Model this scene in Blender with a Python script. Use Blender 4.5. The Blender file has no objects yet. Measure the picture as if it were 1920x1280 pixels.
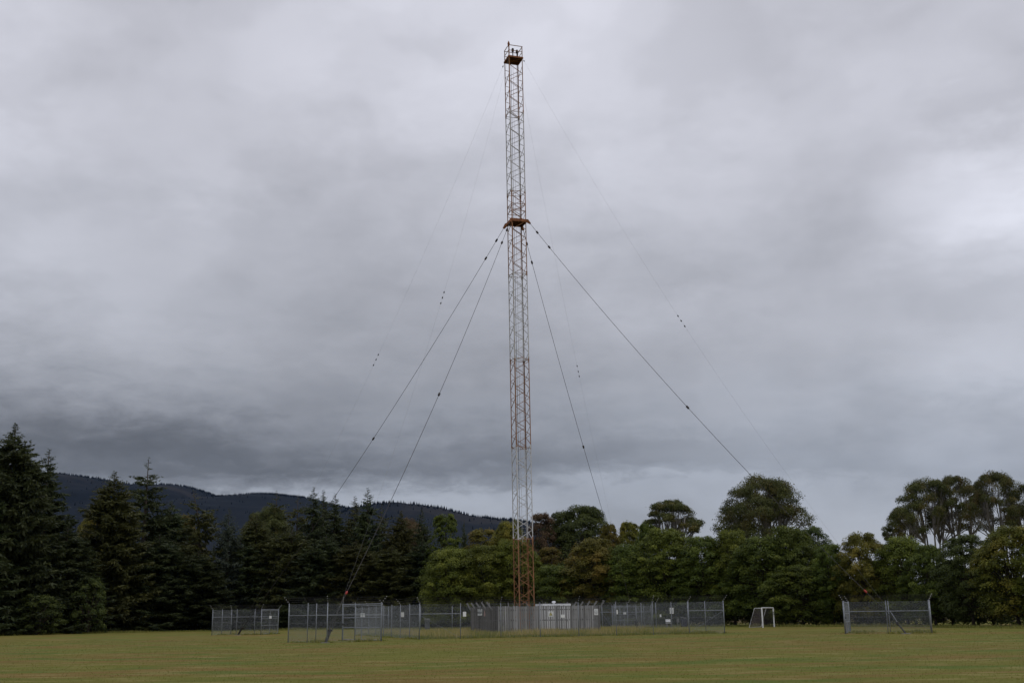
import bpy, math, random
import numpy as np
from mathutils import Vector, Matrix
R = math.radians
random.seed(7)
sc = bpy.context.scene
col = sc.collection

# ------------------------------------------------------------------ camera
F, TH, ROLL, EYE = 2100.0, R(13.7), R(0.75), 1.6
fw = np.array([0, math.cos(TH), math.sin(TH)])
up0 = np.array([0, -math.sin(TH), math.cos(TH)])
rt0 = np.array([1.0, 0, 0])
rt = rt0*math.cos(ROLL) - up0*math.sin(ROLL)
up = up0*math.cos(ROLL) + rt0*math.sin(ROLL)
CAM = np.array([0, 0, EYE])

def ray(x, y):
    return fw*F + rt*(x-960) - up*(y-640)
def gnd(x, y, z=0.0):            # survey helper: where a sight line meets the ground
    d = ray(x, y); return CAM + d*(z-EYE)/d[2]
def at(x, y, Y):                 # survey helper: point on a sight line at distance Y
    d = ray(x, y); return CAM + d*Y/d[1]
def proj(P):
    v = np.asarray(P, float)-CAM; z = v@fw
    return 960+F*(v@rt)/z, 640-F*(v@up)/z

cam_d = bpy.data.cameras.new('camera'); cam = bpy.data.objects.new('camera', cam_d); col.objects.link(cam)
cam_d.sensor_fit = 'HORIZONTAL'; cam_d.sensor_width = 36; cam_d.lens = F/1920*36
cam_d.clip_start = 0.5; cam_d.clip_end = 30000
m = Matrix.Identity(4)
for i in range(3):
    m[i][0] = rt[i]; m[i][1] = up[i]; m[i][2] = -fw[i]; m[i][3] = CAM[i]
cam.matrix_world = m
sc.camera = cam

# ------------------------------------------------------------------ node helpers
def new_mat(name):
    mt = bpy.data.materials.new(name); mt.use_nodes = True
    nt = mt.node_tree; nt.nodes.clear()
    return mt, nt
class NB:
    """small node-tree builder"""
    def __init__(self, nt): self.nt = nt
    def n(self, t, **kw):
        nd = self.nt.nodes.new(t)
        for k, v in kw.items(): setattr(nd, k, v)
        return nd
    def put(self, sock, v):
        if hasattr(v, 'is_output') or isinstance(v, bpy.types.NodeSocket): self.nt.links.new(v, sock)
        elif v is not None: sock.default_value = v
    def math(self, op, a, b=None, c=None, clamp=False):
        nd = self.n('ShaderNodeMath', operation=op, use_clamp=clamp)
        self.put(nd.inputs[0], a)
        if b is not None: self.put(nd.inputs[1], b)
        if c is not None: self.put(nd.inputs[2], c)
        return nd.outputs[0]
    def noise(self, vec, scale, detail=4, rough=.5, dist=0, out=0):
        nd = self.n('ShaderNodeTexNoise')
        self.put(nd.inputs['Vector'], vec)
        nd.inputs['Scale'].default_value = scale; nd.inputs['Detail'].default_value = detail
        nd.inputs['Roughness'].default_value = rough; nd.inputs['Distortion'].default_value = dist
        return nd.outputs[out]
    def ramp(self, fac, stops, interp='LINEAR'):
        nd = self.n('ShaderNodeValToRGB'); cr = nd.color_ramp; cr.interpolation = interp
        while len(cr.elements) < len(stops): cr.elements.new(.5)
        for e, (p, c) in zip(cr.elements, stops):
            e.position = p
            e.color = (c, c, c, 1) if isinstance(c, (int, float)) else (*c, 1)
        self.put(nd.inputs[0], fac)
        return nd.outputs[0]
    def mix(self, fac, a, b, blend='MIX'):
        nd = self.n('ShaderNodeMix', data_type='RGBA', blend_type=blend)
        self.put(nd.inputs[0], fac)
        for s, v in ((nd.inputs[6], a), (nd.inputs[7], b)):
            if isinstance(v, tuple): v = (*v, 1) if len(v) == 3 else v
            self.put(s, v)
        return nd.outputs[2]
    def comb(self, x, y, z):
        nd = self.n('ShaderNodeCombineXYZ')
        for s, v in zip(nd.inputs, (x, y, z)): self.put(s, v)
        return nd.outputs[0]
    def sep(self, v):
        nd = self.n('ShaderNodeSeparateXYZ'); self.put(nd.inputs[0], v); return nd.outputs
    def mapping(self, v, scale=(1, 1, 1), loc=(0, 0, 0)):
        nd = self.n('ShaderNodeMapping'); self.put(nd.inputs[0], v)
        nd.inputs['Scale'].default_value = scale; nd.inputs['Location'].default_value = loc
        return nd.outputs[0]
    def coord(self, which):
        return self.n('ShaderNodeTexCoord').outputs[which]
    def attr(self, name):
        return self.n('ShaderNodeAttribute', attribute_name=name).outputs['Fac']
    def bsdf(self, color, rough=.7, metal=0, spec=.3, bump=None, bs=.3, bd=.02, transl=0):
        p = self.n('ShaderNodeBsdfPrincipled')
        self.put(p.inputs['Base Color'], (*color, 1) if isinstance(color, tuple) and len(color) == 3 else color)
        self.put(p.inputs['Roughness'], rough); self.put(p.inputs['Metallic'], metal)
        p.inputs['Specular IOR Level'].default_value = spec
        if bump is not None:
            b = self.n('ShaderNodeBump'); b.inputs['Strength'].default_value = bs; b.inputs['Distance'].default_value = bd
            self.put(b.inputs['Height'], bump); self.nt.links.new(b.outputs[0], p.inputs['Normal'])
        o = self.n('ShaderNodeOutputMaterial'); sh = p.outputs[0]
        if transl:
            t = self.n('ShaderNodeBsdfTranslucent'); self.put(t.inputs[0], color)
            mx = self.n('ShaderNodeMixShader'); mx.inputs[0].default_value = transl
            self.nt.links.new(sh, mx.inputs[1]); self.nt.links.new(t.outputs[0], mx.inputs[2]); sh = mx.outputs[0]
        self.nt.links.new(sh, o.inputs[0])

# ------------------------------------------------------------------ world: overcast sky
SUN_EL, SUN_AZ = R(48), R(125)      # azimuth clockwise from +Y: front right, behind the viewer's right shoulder
w = bpy.data.worlds.new('World'); sc.world = w; w.use_nodes = True
nt = w.node_tree; nt.nodes.clear(); B = NB(nt)
sky = B.n('ShaderNodeTexSky', sky_type='NISHITA'); sky.sun_disc = False
sky.sun_elevation = SUN_EL; sky.sun_rotation = SUN_AZ
bg1 = B.n('ShaderNodeBackground'); nt.links.new(sky.outputs[0], bg1.inputs[0]); bg1.inputs[1].default_value = .08
d = B.coord('Generated'); sx, sy, sz = B.sep(d)
zc = B.math('MAXIMUM', sz, 0.0)
az = B.math('ARCTAN2', sx, sy)
# a cloud deck seen in perspective: direction hits a flat layer
den = B.math('ADD', zc, .16)
q = B.comb(B.math('DIVIDE', sx, den), B.math('DIVIDE', sy, den), 0.0)
n1 = B.noise(B.mapping(q, (1, .9, 1), (3.1, 1.7, 0)), .95, 6, .52, .25)
n2 = B.noise(B.mapping(q, (1, 1, 1), (9.3, 4.2, 0)), 2.6, 8, .55, .5)
# cloud edges near the horizon, in (azimuth, elevation)
ae = B.comb(B.math('MULTIPLY', az, 1.0), B.math('MULTIPLY', zc, 2.6), 0.0)
n3 = B.noise(B.mapping(ae, (1, 1, 1), (.7, 2.2, 0)), 6.5, 7, .55, .3)
n4 = B.noise(B.mapping(ae, (.55, 1, 1), (5.7, .2, 0)), 3.0, 5, .5, .2)
wob = B.math('ADD', B.math('MULTIPLY', B.math('SUBTRACT', n3, .5), .085), B.math('MULTIPLY', B.math('SUBTRACT', n4, .5), .09))
amt = B.ramp(zc, [(0, .34), (.07, .50), (.16, .75), (.4, 1.0)])
n6 = B.noise(B.mapping(ae, (1, 1.0, 1), (4.4, 6.1, 0)), 26, 6, .6, .3)
wob = B.math('ADD', wob, B.math('MULTIPLY', B.math('SUBTRACT', n6, .5), .075))
ze = B.math('ADD', zc, B.math('MULTIPLY', wob, amt))
aw = B.math('ADD', az, B.math('MULTIPLY', B.math('SUBTRACT', n2, .5), .10))
# brightness of the cloud deck by bearing and height (display values)
SX = [0, 160, 400, 640, 880, 1100, 1340, 1600, 1860]
SY = [30, 120, 200, 280, 340, 420, 480, 560, 620, 680, 720, 760, 800, 830, 860, 885, 905, 930, 970, 1100]
ST = np.array([
 [206, 194, 200, 204, 212, 213, 198, 192, 192], [196, 190, 199, 201, 211, 212, 200, 199, 193], [189, 193, 198, 197, 206, 210, 199, 198, 196],
 [208, 200, 196, 193, 197, 206, 200, 198, 216], [203, 195, 192, 188, 192, 202, 194, 190, 228], [198, 192, 180, 180, 188, 196, 188, 187, 220],
 [197, 188, 178, 175, 182, 188, 184, 184, 198], [186, 182, 176, 168, 172, 178, 174, 178, 193], [175, 176, 175, 165, 166, 172, 168, 175, 193],
 [158, 166, 166, 156, 158, 166, 163, 175, 194], [146, 156, 158, 152, 150, 162, 164, 172, 187], [130, 132, 152, 148, 156, 155, 163, 170, 175],
 [110, 104, 130, 140, 146, 148, 160, 162, 170], [101, 100, 110, 132, 130, 142, 150, 160, 168], [112, 118, 103, 112, 128, 134, 150, 154, 165],
 [140, 138, 104, 106, 117, 136, 159, 155, 165], [148, 146, 155, 160, 146, 167, 172, 166, 172], [155, 155, 165, 170, 170, 170, 172, 169, 172],
 [160, 160, 161, 163, 164, 165, 167, 168, 170], [165, 165, 165, 166, 167, 168, 169, 170, 172]], float)
def s2l(v): v = v/255.0; return ((v+.055)/1.055)**2.4
def sky_at(a, zz):
    dd = np.array([math.sin(a)*math.sqrt(1-zz*zz), math.cos(a)*math.sqrt(1-zz*zz), zz]); px, py = proj(CAM+dd*1e6)
    px = min(max(px, SX[0]), SX[-1]); py = min(max(py, SY[0]), SY[-1])
    col_ = [np.interp(px, SX, row) for row in ST]
    return float(s2l(np.interp(py, SY, col_)))
NA = 13; A0_, A1_ = R(-27.5), R(27.5); ZS = [0, .05, .07, .085, .094, .100, .105, .110, .117, .13, .145, .16, .178, .197, .225, .255, .29, .325, .36, .40, .44, .48, .52]
idx = B.math('MULTIPLY', B.math('SUBTRACT', aw, A0_), (NA-1)/(A1_-A0_)); idx = B.math('MINIMUM', B.math('MAXIMUM', idx, 0.0), NA-1.0)
acc = None; cols = []
for i in range(NA):
    a = A0_+(A1_-A0_)*i/(NA-1); vals = [sky_at(a, zz) for zz in ZS]; cols.append(vals)
    rp = B.ramp(ze, [(zz, v) for zz, v in zip(ZS, vals)]+[(.8, .66)], 'LINEAR')
    wgt = B.math('MAXIMUM', B.math('SUBTRACT', 1.0, B.math('ABSOLUTE', B.math('SUBTRACT', idx, float(i)))), 0.0)
    t_ = B.math('MULTIPLY', wgt, rp); acc = t_ if acc is None else B.math('ADD', acc, t_)
meanp = B.ramp(ze, [(zz, float(np.mean([c[k] for c in cols]))) for k, zz in enumerate(ZS)]+[(.8, .66)])
side = B.ramp(B.math('DIVIDE', B.math('ABSOLUTE', az), math.pi), [(.17, 0), (.45, 1)])
L = B.math('ADD', B.math('MULTIPLY', acc, B.math('SUBTRACT', 1.0, side)), B.math('MULTIPLY', meanp, side))
ae2 = B.comb(az, B.math('MULTIPLY', zc, 1.5), 0.0)
n5 = B.noise(B.mapping(ae2, (.9, 1, 1), (2.7, 8.2, 0)), 8.5, 4.5, .5, .15)
n7 = B.noise(B.mapping(ae2, (.85, 1, 1), (6.1, 3.3, 0)), 4.0, 3, .45, .1)
L = B.math('MULTIPLY', L, B.math('ADD', .94, B.math('MULTIPLY', B.ramp(n7, [(.36, 0), (.48, .55), (.64, 1)], 'EASE'), .12)))
L = B.math('MULTIPLY', L, B.math('ADD', .96, B.math('MULTIPLY', n2, .09)))
L = B.math('MULTIPLY', L, B.math('ADD', .935, B.math('MULTIPLY', B.ramp(n5, [(.36, 0), (.50, .6), (.60, 1)], 'EASE'), .14)))
L = B.math('MULTIPLY', L, B.math('ADD', .96, B.math('MULTIPLY', n1, .10)))
tint = B.ramp(ze, [(0, (.95, 1.0, 1.10)), (.12, (.925, 1.0, 1.155)), (.22, (.965, 1.0, 1.12)), (.4, (.985, 1.0, 1.115)), (.6, (.99, 1.0, 1.115))])
cc = B.mix(1.0, tint, B.comb(L, L, L), 'MULTIPLY')
bg2 = B.n('ShaderNodeBackground'); nt.links.new(cc, bg2.inputs[0]); bg2.inputs[1].default_value = 1.0
mx = B.n('ShaderNodeMixShader'); mx.inputs[0].default_value = .97
nt.links.new(bg1.outputs[0], mx.inputs[1]); nt.links.new(bg2.outputs[0], mx.inputs[2])
o = B.n('ShaderNodeOutputWorld'); nt.links.new(mx.outputs[0], o.inputs[0])

sd = bpy.data.lights.new('sun', 'SUN'); sd.energy = .55; sd.angle = R(25); sd.color = (1, .95, .88)
so = bpy.data.objects.new('sun', sd); col.objects.link(so); so.location = (60, -40, 120)
sv = Vector((math.sin(SUN_AZ)*math.cos(SUN_EL), math.cos(SUN_AZ)*math.cos(SUN_EL), math.sin(SUN_EL)))
so.rotation_euler = sv.to_track_quat('Z', 'Y').to_euler()

sc.view_settings.view_transform = 'Standard'; sc.view_settings.look = 'None'
sc.view_settings.exposure = 0; sc.view_settings.gamma = 1

# ------------------------------------------------------------------ mesh helpers
class MB:
    def __init__(self): self.v = []; self.f = []; self.t = []; self.cur = .5
    def add(self, vs, fs):
        b = len(self.v); self.v += [tuple(map(float, p)) for p in vs]; self.f += [tuple(i+b for i in q) for q in fs]
        self.t += [self.cur]*len(vs)
    def box(self, c, s, rot=None):
        c = np.array(c, float); h = np.array(s, float)/2
        P = np.array([[i, j, k] for k in (-1, 1) for j in (-1, 1) for i in (-1, 1)])*h
        if rot is not None: P = P@np.array(rot.to_3x3()).T if isinstance(rot, Matrix) else P@np.array(rot).T
        self.add(P+c, [(0, 2, 3, 1), (4, 5, 7, 6), (0, 1, 5, 4), (2, 6, 7, 3), (0, 4, 6, 2), (1, 3, 7, 5)])
    def bar(self, p, q, w, t=None, ref=(0, 0, 1)):
        """rectangular bar from p to q"""
        p = np.array(p, float); q = np.array(q, float); a = q-p; L = np.linalg.norm(a); a /= L
        ref = np.array(ref, float)
        if abs(a@ref) > .95: ref = np.array([1.0, 0, 0])
        b = np.cross(ref, a); b /= np.linalg.norm(b); c = np.cross(a, b)
        self.box((p+q)/2, (L, w, t or w), np.stack([a, b, c], 1))
    def tube(self, pts, r, n=6, cap=True):
        pts = [np.array(p, float) for p in pts]; k = len(pts)
        rs = r if isinstance(r, (list, tuple)) else [r]*k
        vs = []; fs = []
        for i, p in enumerate(pts):
            a = pts[min(i+1, k-1)]-pts[max(i-1, 0)]; a /= (np.linalg.norm(a)+1e-12)
            ref = np.array([0, 0, 1.0]) if abs(a[2]) < .9 else np.array([1.0, 0, 0])
            b = np.cross(ref, a); b /= np.linalg.norm(b); c = np.cross(a, b)
            for j in range(n):
                th = 2*math.pi*j/n; vs.append(p+rs[i]*(math.cos(th)*b+math.sin(th)*c))
        for i in range(k-1):
            for j in range(n):
                j2 = (j+1) % n; fs.append((i*n+j, i*n+j2, (i+1)*n+j2, (i+1)*n+j))
        if cap: fs.append(tuple(range(n-1, -1, -1))); fs.append(tuple((k-1)*n+j for j in range(n)))
        self.add(vs, fs)
    def lathe(self, prof, c=(0, 0, 0), n=10, ax=None):
        """profile of (radius, height) along axis ax"""
        c = np.array(c, float); a = np.array(ax if ax is not None else (0, 0, 1), float); a /= np.linalg.norm(a)
        ref = np.array([0, 0, 1.0]) if abs(a[2]) < .9 else np.array([1.0, 0, 0])
        b = np.cross(ref, a); b /= np.linalg.norm(b); e = np.cross(a, b); vs = []; fs = []
        for r_, h in prof:
            for j in range(n):
                th = 2*math.pi*j/n; vs.append(c+a*h+max(r_, 1e-4)*(math.cos(th)*b+math.sin(th)*e))
        for i in range(len(prof)-1):
            for j in range(n):
                j2 = (j+1) % n; fs.append((i*n+j, i*n+j2, (i+1)*n+j2, (i+1)*n+j))
        self.add(vs, fs)
    def mesh(self, name, mat, smooth=False):
        me = bpy.data.meshes.new(name); me.from_pydata(self.v, [], self.f); me.materials.append(mat)
        at_ = me.attributes.new('tint', 'FLOAT', 'POINT'); at_.data.foreach_set('value', np.array(self.t, np.float32))
        if smooth:
            me.polygons.foreach_set('use_smooth', [True]*len(me.polygons))
        me.update(); return me
    def build(self, name, mat, parent=None, loc=(0, 0, 0), smooth=False):
        return link(name, self.mesh(name, mat, smooth), parent, loc)

def link(name, me, parent=None, loc=(0, 0, 0), rotz=0.0):
    ob = bpy.data.objects.new(name, me); col.objects.link(ob)
    ob.location = loc; ob.rotation_euler = (0, 0, rotz)
    if parent is not None: ob.parent = parent
    return ob
def tag(ob, label=None, cat=None, group=None, kind=None):
    for k, v in (('label', label), ('category', cat), ('group', group), ('kind', kind)):
        if v: ob[k] = v
    return ob
def thing(name, label, cat, loc=(0, 0, 0), rotz=0.0, group=None):
    ob = bpy.data.objects.new(name, None); col.objects.link(ob); ob.empty_display_size = .3
    ob.location = loc; ob.rotation_euler = (0, 0, rotz)
    return tag(ob, label, cat, group)

# ------------------------------------------------------------------ materials
def mat_plain(name, c, rough=.6, metal=0, spec=.3, var=.25, scale=6.0):
    mt, nt = new_mat(name); b = NB(nt)
    nz = b.noise(b.coord('Object'), scale, 5, .6)
    c0 = tuple(x*(1-var) for x in c); c1 = tuple(min(1, x*(1+var)) for x in c)
    b.bsdf(b.ramp(nz, [(.3, c0), (.7, c1)]), rough, metal, spec); return mt
M = {}
M['galv'] = mat_plain('galvanised_steel', (.27, .29, .315), .55, .35, .4, .22, 9)
M['mesh'] = mat_plain('galvanised_wire', (.27, .29, .305), .6, .2, .3, .2, 3)
M['dark_steel'] = mat_plain('dark_weathered_steel', (.05, .048, .046), .6, .2, .3, .4, 8)
M['cable'] = mat_plain('guy_cable', (.075, .070, .068), .6, .3, .3, .3, 3)
M['thin_cable'] = mat_plain('pale_guy_cable', (.23, .23, .23), .6, .2, .3, .2, 3)
M['insul'] = mat_plain('dark_insulator', (.03, .02, .018), .4, 0, .4, .3, 6)
M['red'] = mat_plain('red_marker', (.36, .045, .035), .5, 0, .3, .2, 10)
M['porcelain'] = mat_plain('white_insulator', (.75, .74, .70), .35, 0, .5, .08, 20)
M['white'] = mat_plain('white_paint', (.80, .81, .82), .45, 0, .4, .10, 3)
M['sign_white'] = mat_plain('sign_white', (.80, .81, .80), .4, 0, .4, .06, 9)
M['sign_dark'] = mat_plain('sign_dark_print', (.10, .115, .12), .5, 0, .3, .15, 9)
M['sign_grey'] = mat_plain('sign_grey_print', (.36, .36, .36), .5, 0, .3, .15, 30)
M['sign_yellow'] = mat_plain('sign_yellow_print', (.52, .46, .12), .5, 0, .3, .1, 9)
M['concrete'] = mat_plain('concrete', (.28, .27, .25), .9, 0, .2, .3, 8)
M['net'] = mat_plain('goal_net', (.20, .175, .175), .8, 0, .2, .1, 8)
M['shed_dark'] = mat_plain('shed_trim', (.08, .085, .09), .6, 0, .3, .2, 5)
M['grey_shed'] = mat_plain('grey_shed', (.17, .17, .165), .7, 0, .2, .2, 3)
M['pink'] = mat_plain('faded_pink_paint', (.34, .23, .20), .8, 0, .2, .3, 14)
M['navy'] = mat_plain('navy_plastic', (.025, .025, .05), .5, 0, .3, .2, 5)

def mat_mast():
    mt, nt = new_mat('banded_rusty_paint'); b = NB(nt)
    P = b.coord('Object'); x, y, z = b.sep(P)
    n0 = b.noise(P, .9, 5, .6); n1 = b.noise(b.mapping(P, (1, 1, .25)), 7, 6, .65); n2 = b.noise(P, 26, 4, .6)
    # 8 m bands: even = orange / odd = white, painted
    zz = b.math('ADD', z, b.math('MULTIPLY', b.math('SUBTRACT', b.noise(P, 2.2, 4, .6), .5), 2.2))
    band = b.math('FLOOR', b.math('DIVIDE', zz, 7.93))
    odd = b.math('MODULO', band, 2.0)
    fresh = b.ramp(b.math('DIVIDE', z, 56.0), [(0, 1), (.13, .9), (.16, .6), (.5, .5), (1, .5)])
    orange = b.mix(fresh, (.27, .138, .068), (.36, .165, .076))
    orange = b.mix(b.ramp(n0, [(.35, 0), (.7, .65)]), orange, (.20, .120, .066))
    wh = b.ramp(b.math('DIVIDE', z, 56.0), [(.14, (.62, .63, .65)), (.29, (.58, .58, .59)), (.42, (.52, .51, .50)), (1, (.40, .385, .37))])
    colr = b.mix(odd, orange, wh)
    rust = b.ramp(n1, [(.52, 0), (.66, .85)])
    colr = b.mix(b.math('MULTIPLY', rust, .75), colr, (.13, .062, .036))
    colr = b.mix(b.ramp(n2, [(.5, 0), (.8, .5)]), colr, (.15, .09, .06))
    b.bsdf(colr, .75, .1, .25); return mt
M['mast'] = mat_mast()
M['rust'] = mat_plain('rusty_steel', (.25, .105, .05), .85, .1, .2, .45, 5)
M['rust_dark'] = mat_plain('dark_rusty_plate', (.085, .036, .026), .9, .1, .15, .4, 4)

def mat_wood(name, c0, c1):
    mt, nt = new_mat(name); b = NB(nt)
    P = b.coord('Object'); t = b.attr('tint')
    g = b.noise(b.mapping(P, (14, 14, .8)), 2.2, 6, .6); bl = b.noise(b.mapping(P, (1, 1, .6)), 1.6, 4, .6)
    v = b.math('ADD', b.math('MULTIPLY', t, .55), b.math('MULTIPLY', g, .45))
    cl = b.ramp(v, [(.2, c0), (.75, c1)])
    cl = b.mix(b.ramp(bl, [(.52, 0), (.75, .55)]), cl, tuple(x*.5 for x in c0))
    b.bsdf(cl, .9, 0, .15, g, .4, .01); return mt
M['wood'] = mat_wood('weathered_paling', (.165, .163, .157), (.38, .376, .37))
M['wood_dark'] = mat_wood('dark_paling', (.072, .067, .062), (.160, .152, .142))  # darker paling tone for the left face, rails and posts

def mat_leaf(name, dark, mid, light, accent=None, transl=.22, rough=.55, hv=.12):
    mt, nt = new_mat(name); b = NB(nt)
    t = b.attr('tint'); rnd = b.n('ShaderNodeObjectInfo').outputs['Random']
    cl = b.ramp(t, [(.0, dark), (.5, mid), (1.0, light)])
    if accent:
        P = b.coord('Object'); nz = b.noise(P, .42, 3, .5)
        cl = b.mix(b.ramp(nz, [(.50, 0), (.66, .85)]), cl, accent)
    hs = b.n('ShaderNodeHueSaturation'); nt.links.new(cl, hs.inputs['Color'])
    b.put(hs.inputs['Hue'], b.math('ADD', .5-.012, b.math('MULTIPLY', rnd, .024)))
    b.put(hs.inputs['Value'], b.math('ADD', 1-hv, b.math('MULTIPLY', rnd, 2*hv)))
    b.bsdf(hs.outputs[0], rough, 0, .2, transl=transl); return mt
LEAF = {
 'fir':    mat_leaf('fir_needles', (.036, .049, .022), (.062, .079, .031), (.105, .124, .046), transl=.34),
 'olivefir': mat_leaf('olive_fir_needles', (.046, .051, .018), (.080, .084, .027), (.138, .134, .040), transl=.34),
 'blue':   mat_leaf('blue_spruce_needles', (.056, .074, .052), (.092, .116, .082), (.135, .160, .115), transl=.38),
 'green':  mat_leaf('broad_green_leaves', (.042, .064, .011), (.102, .138, .021), (.225, .262, .040), transl=.32),
 'lime':   mat_leaf('lime_green_leaves', (.056, .076, .011), (.140, .168, .023), (.280, .300, .046), transl=.32),
 'flecked': mat_leaf('yellow_flecked_leaves', (.052, .068, .011), (.130, .152, .022), (.270, .275, .044), (.285, .255, .036), transl=.32),
 'yellow': mat_leaf('yellowing_leaves', (.070, .074, .013), (.165, .162, .026), (.290, .265, .046), (.285, .235, .038), transl=.32),
 'autumn': mat_leaf('autumn_leaves', (.066, .062, .013), (.145, .130, .022), (.235, .205, .038), (.225, .155, .032), transl=.32),
 'red':    mat_leaf('russet_leaves', (.078, .056, .028), (.150, .104, .054), (.215, .152, .076), transl=.3),
 'gum':    mat_leaf('gum_leaves', (.042, .052, .014), (.084, .092, .025), (.155, .158, .042), (.140, .108, .030), .2),
 'dark':   mat_leaf('dark_evergreen_leaves', (.040, .058, .014), (.078, .104, .024), (.145, .172, .040), transl=.3),
}
def mat_bark(name, c0, c1):
    mt, nt = new_mat(name); b = NB(nt); P = b.coord('Object')
    g = b.noise(b.mapping(P, (5, 5, .7)), 2.0, 6, .65)
    b.bsdf(b.ramp(g, [(.3, c0), (.7, c1)]), .9, 0, .15, g, .5, .03); return mt
M['bark'] = mat_bark('brown_bark', (.035, .027, .021), (.095, .078, .064))
M['gumbark'] = mat_bark('pale_gum_bark', (.11, .098, .088), (.30, .28, .255))

# ------------------------------------------------------------------ ground and hills
def mat_ground():
    mt, nt = new_mat('mown_grass'); b = NB(nt)
    P = b.coord('Object'); x, y, z = b.sep(P)
    big = b.noise(b.mapping(P, (.55, 1, 1)), .11, 5, .55, .4)
    midn = b.noise(b.mapping(P, (.30, 1, 1), (4, 2, 0)), .55, 6, .6, .3)
    str_ = b.noise(b.mapping(P, (.12, 1, 1), (1, 9, 0)), 1.1, 5, .6, .1)
    fine = b.noise(P, 9, 4, .7)
    tiny = b.noise(P, 40, 2, .6)
    g = b.mix(b.ramp(fine, [(.3, 0), (.7, 1)]), (.122, .126, .020), (.158, .160, .028))
    brown = b.mix(b.ramp(fine, [(.3, 0), (.7, 1)]), (.158, .104, .027), (.210, .138, .042))
    v = b.math('ADD', b.math('ADD', b.math('MULTIPLY', big, .40), b.math('MULTIPLY', midn, .42)), b.math('MULTIPLY', str_, .36))
    cl = b.mix(b.ramp(v, [(.565, 0), (.635, .95)]), g, brown)
    gp = b.noise(b.mapping(P, (.45, 1, 1), (7, 3, 0)), .30, 6, .6, .3)
    cl = b.mix(b.ramp(gp, [(.5, 0), (.62, .85)]), cl, (.090, .132, .021))
    cl = b.mix(b.ramp(b.noise(b.mapping(P, (.4, 1, 1), (17, 5, 0)), .9, 5, .62), [(.52, 0), (.62, .75)]), cl, (.250, .205, .070))
    cl = b.mix(b.ramp(str_, [(.57, 0), (.72, .45)]), cl, (.110, .086, .022))
    cl = b.mix(b.ramp(tiny, [(.5, 0), (.8, .15)]), cl, (.07, .07, .014))
    # dry paddock beyond the tree belt
    far = b.ramp(b.math('DIVIDE', y, 400.0), [(.42, 0), (.47, 1)])
    cl = b.mix(far, cl, b.ramp(big, [(.3, (.13, .10, .045)), (.7, (.20, .15, .07))]))
    vfar = b.ramp(b.math('DIVIDE', y, 4000.0), [(.12, 0), (.3, 1)])
    cl = b.mix(vfar, cl, (.05, .055, .03))
    b.bsdf(cl, .95, 0, .1, b.math('ADD', fine, b.math('MULTIPLY', tiny, .6)), .35, .05); return mt
M['ground'] = mat_ground()
g = MB()
xs = [-9000, -3000, -800, -200, -60, 0, 60, 200, 800, 3000, 9000]; ys = [-600, -100, 0, 30, 60, 100, 140, 200, 400, 1000, 3000, 9000]
vs = [(x, y, 0) for y in ys for x in xs]; n = len(xs)
g.add(vs, [(j*n+i, j*n+i+1, (j+1)*n+i+1, (j+1)*n+i) for j in range(len(ys)-1) for i in range(n-1)])
tag(g.build('ground', M['ground']), 'mown sports field of patchy green and brown grass', 'ground', kind='structure')

# hills: terrain behind the wood whose crests follow the skyline
def mat_hill():
    mt, nt = new_mat('forested_hillside'); b = NB(nt); P = b.coord('Object')
    nz = b.noise(b.mapping(P, (.5, 1, 1.6)), .0016, 6, .55, .6); f = b.noise(P, .03, 4, .7)
    cl = b.mix(f, (.006, .010, .015), (.010, .014, .020))
    cl = b.mix(b.ramp(nz, [(.62, 0), (.67, .7)]), cl, b.mix(f, (.022, .022, .024), (.038, .035, .035)))
    b.bsdf(cl, .95, 0, .05); return mt
M['hill'] = mat_hill()
rng = np.random.default_rng(3)
def vnoise(x, y, seed):
    """smooth value noise"""
    xi = np.floor(x).astype(int); yi = np.floor(y).astype(int); fx = x-xi; fy = y-yi
    fx = fx*fx*(3-2*fx); fy = fy*fy*(3-2*fy)
    def h(a, c):
        k = (a*374761393+c*668265263+seed*144665) & 0x7fffffff
        k = (k ^ (k >> 13))*1274126177 & 0x7fffffff
        return (k % 10007)/10007.0
    return (h(xi, yi)*(1-fx)+h(xi+1, yi)*fx)*(1-fy)+(h(xi, yi+1)*(1-fx)+h(xi+1, yi+1)*fx)*fy
def fbm(x, y, seed, o=5):
    s = 0; a = .5
    for i in range(o):
        s = s+a*vnoise(x, y, seed+i); x = x*2.03; y = y*2.03; a *= .5
    return s
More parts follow.
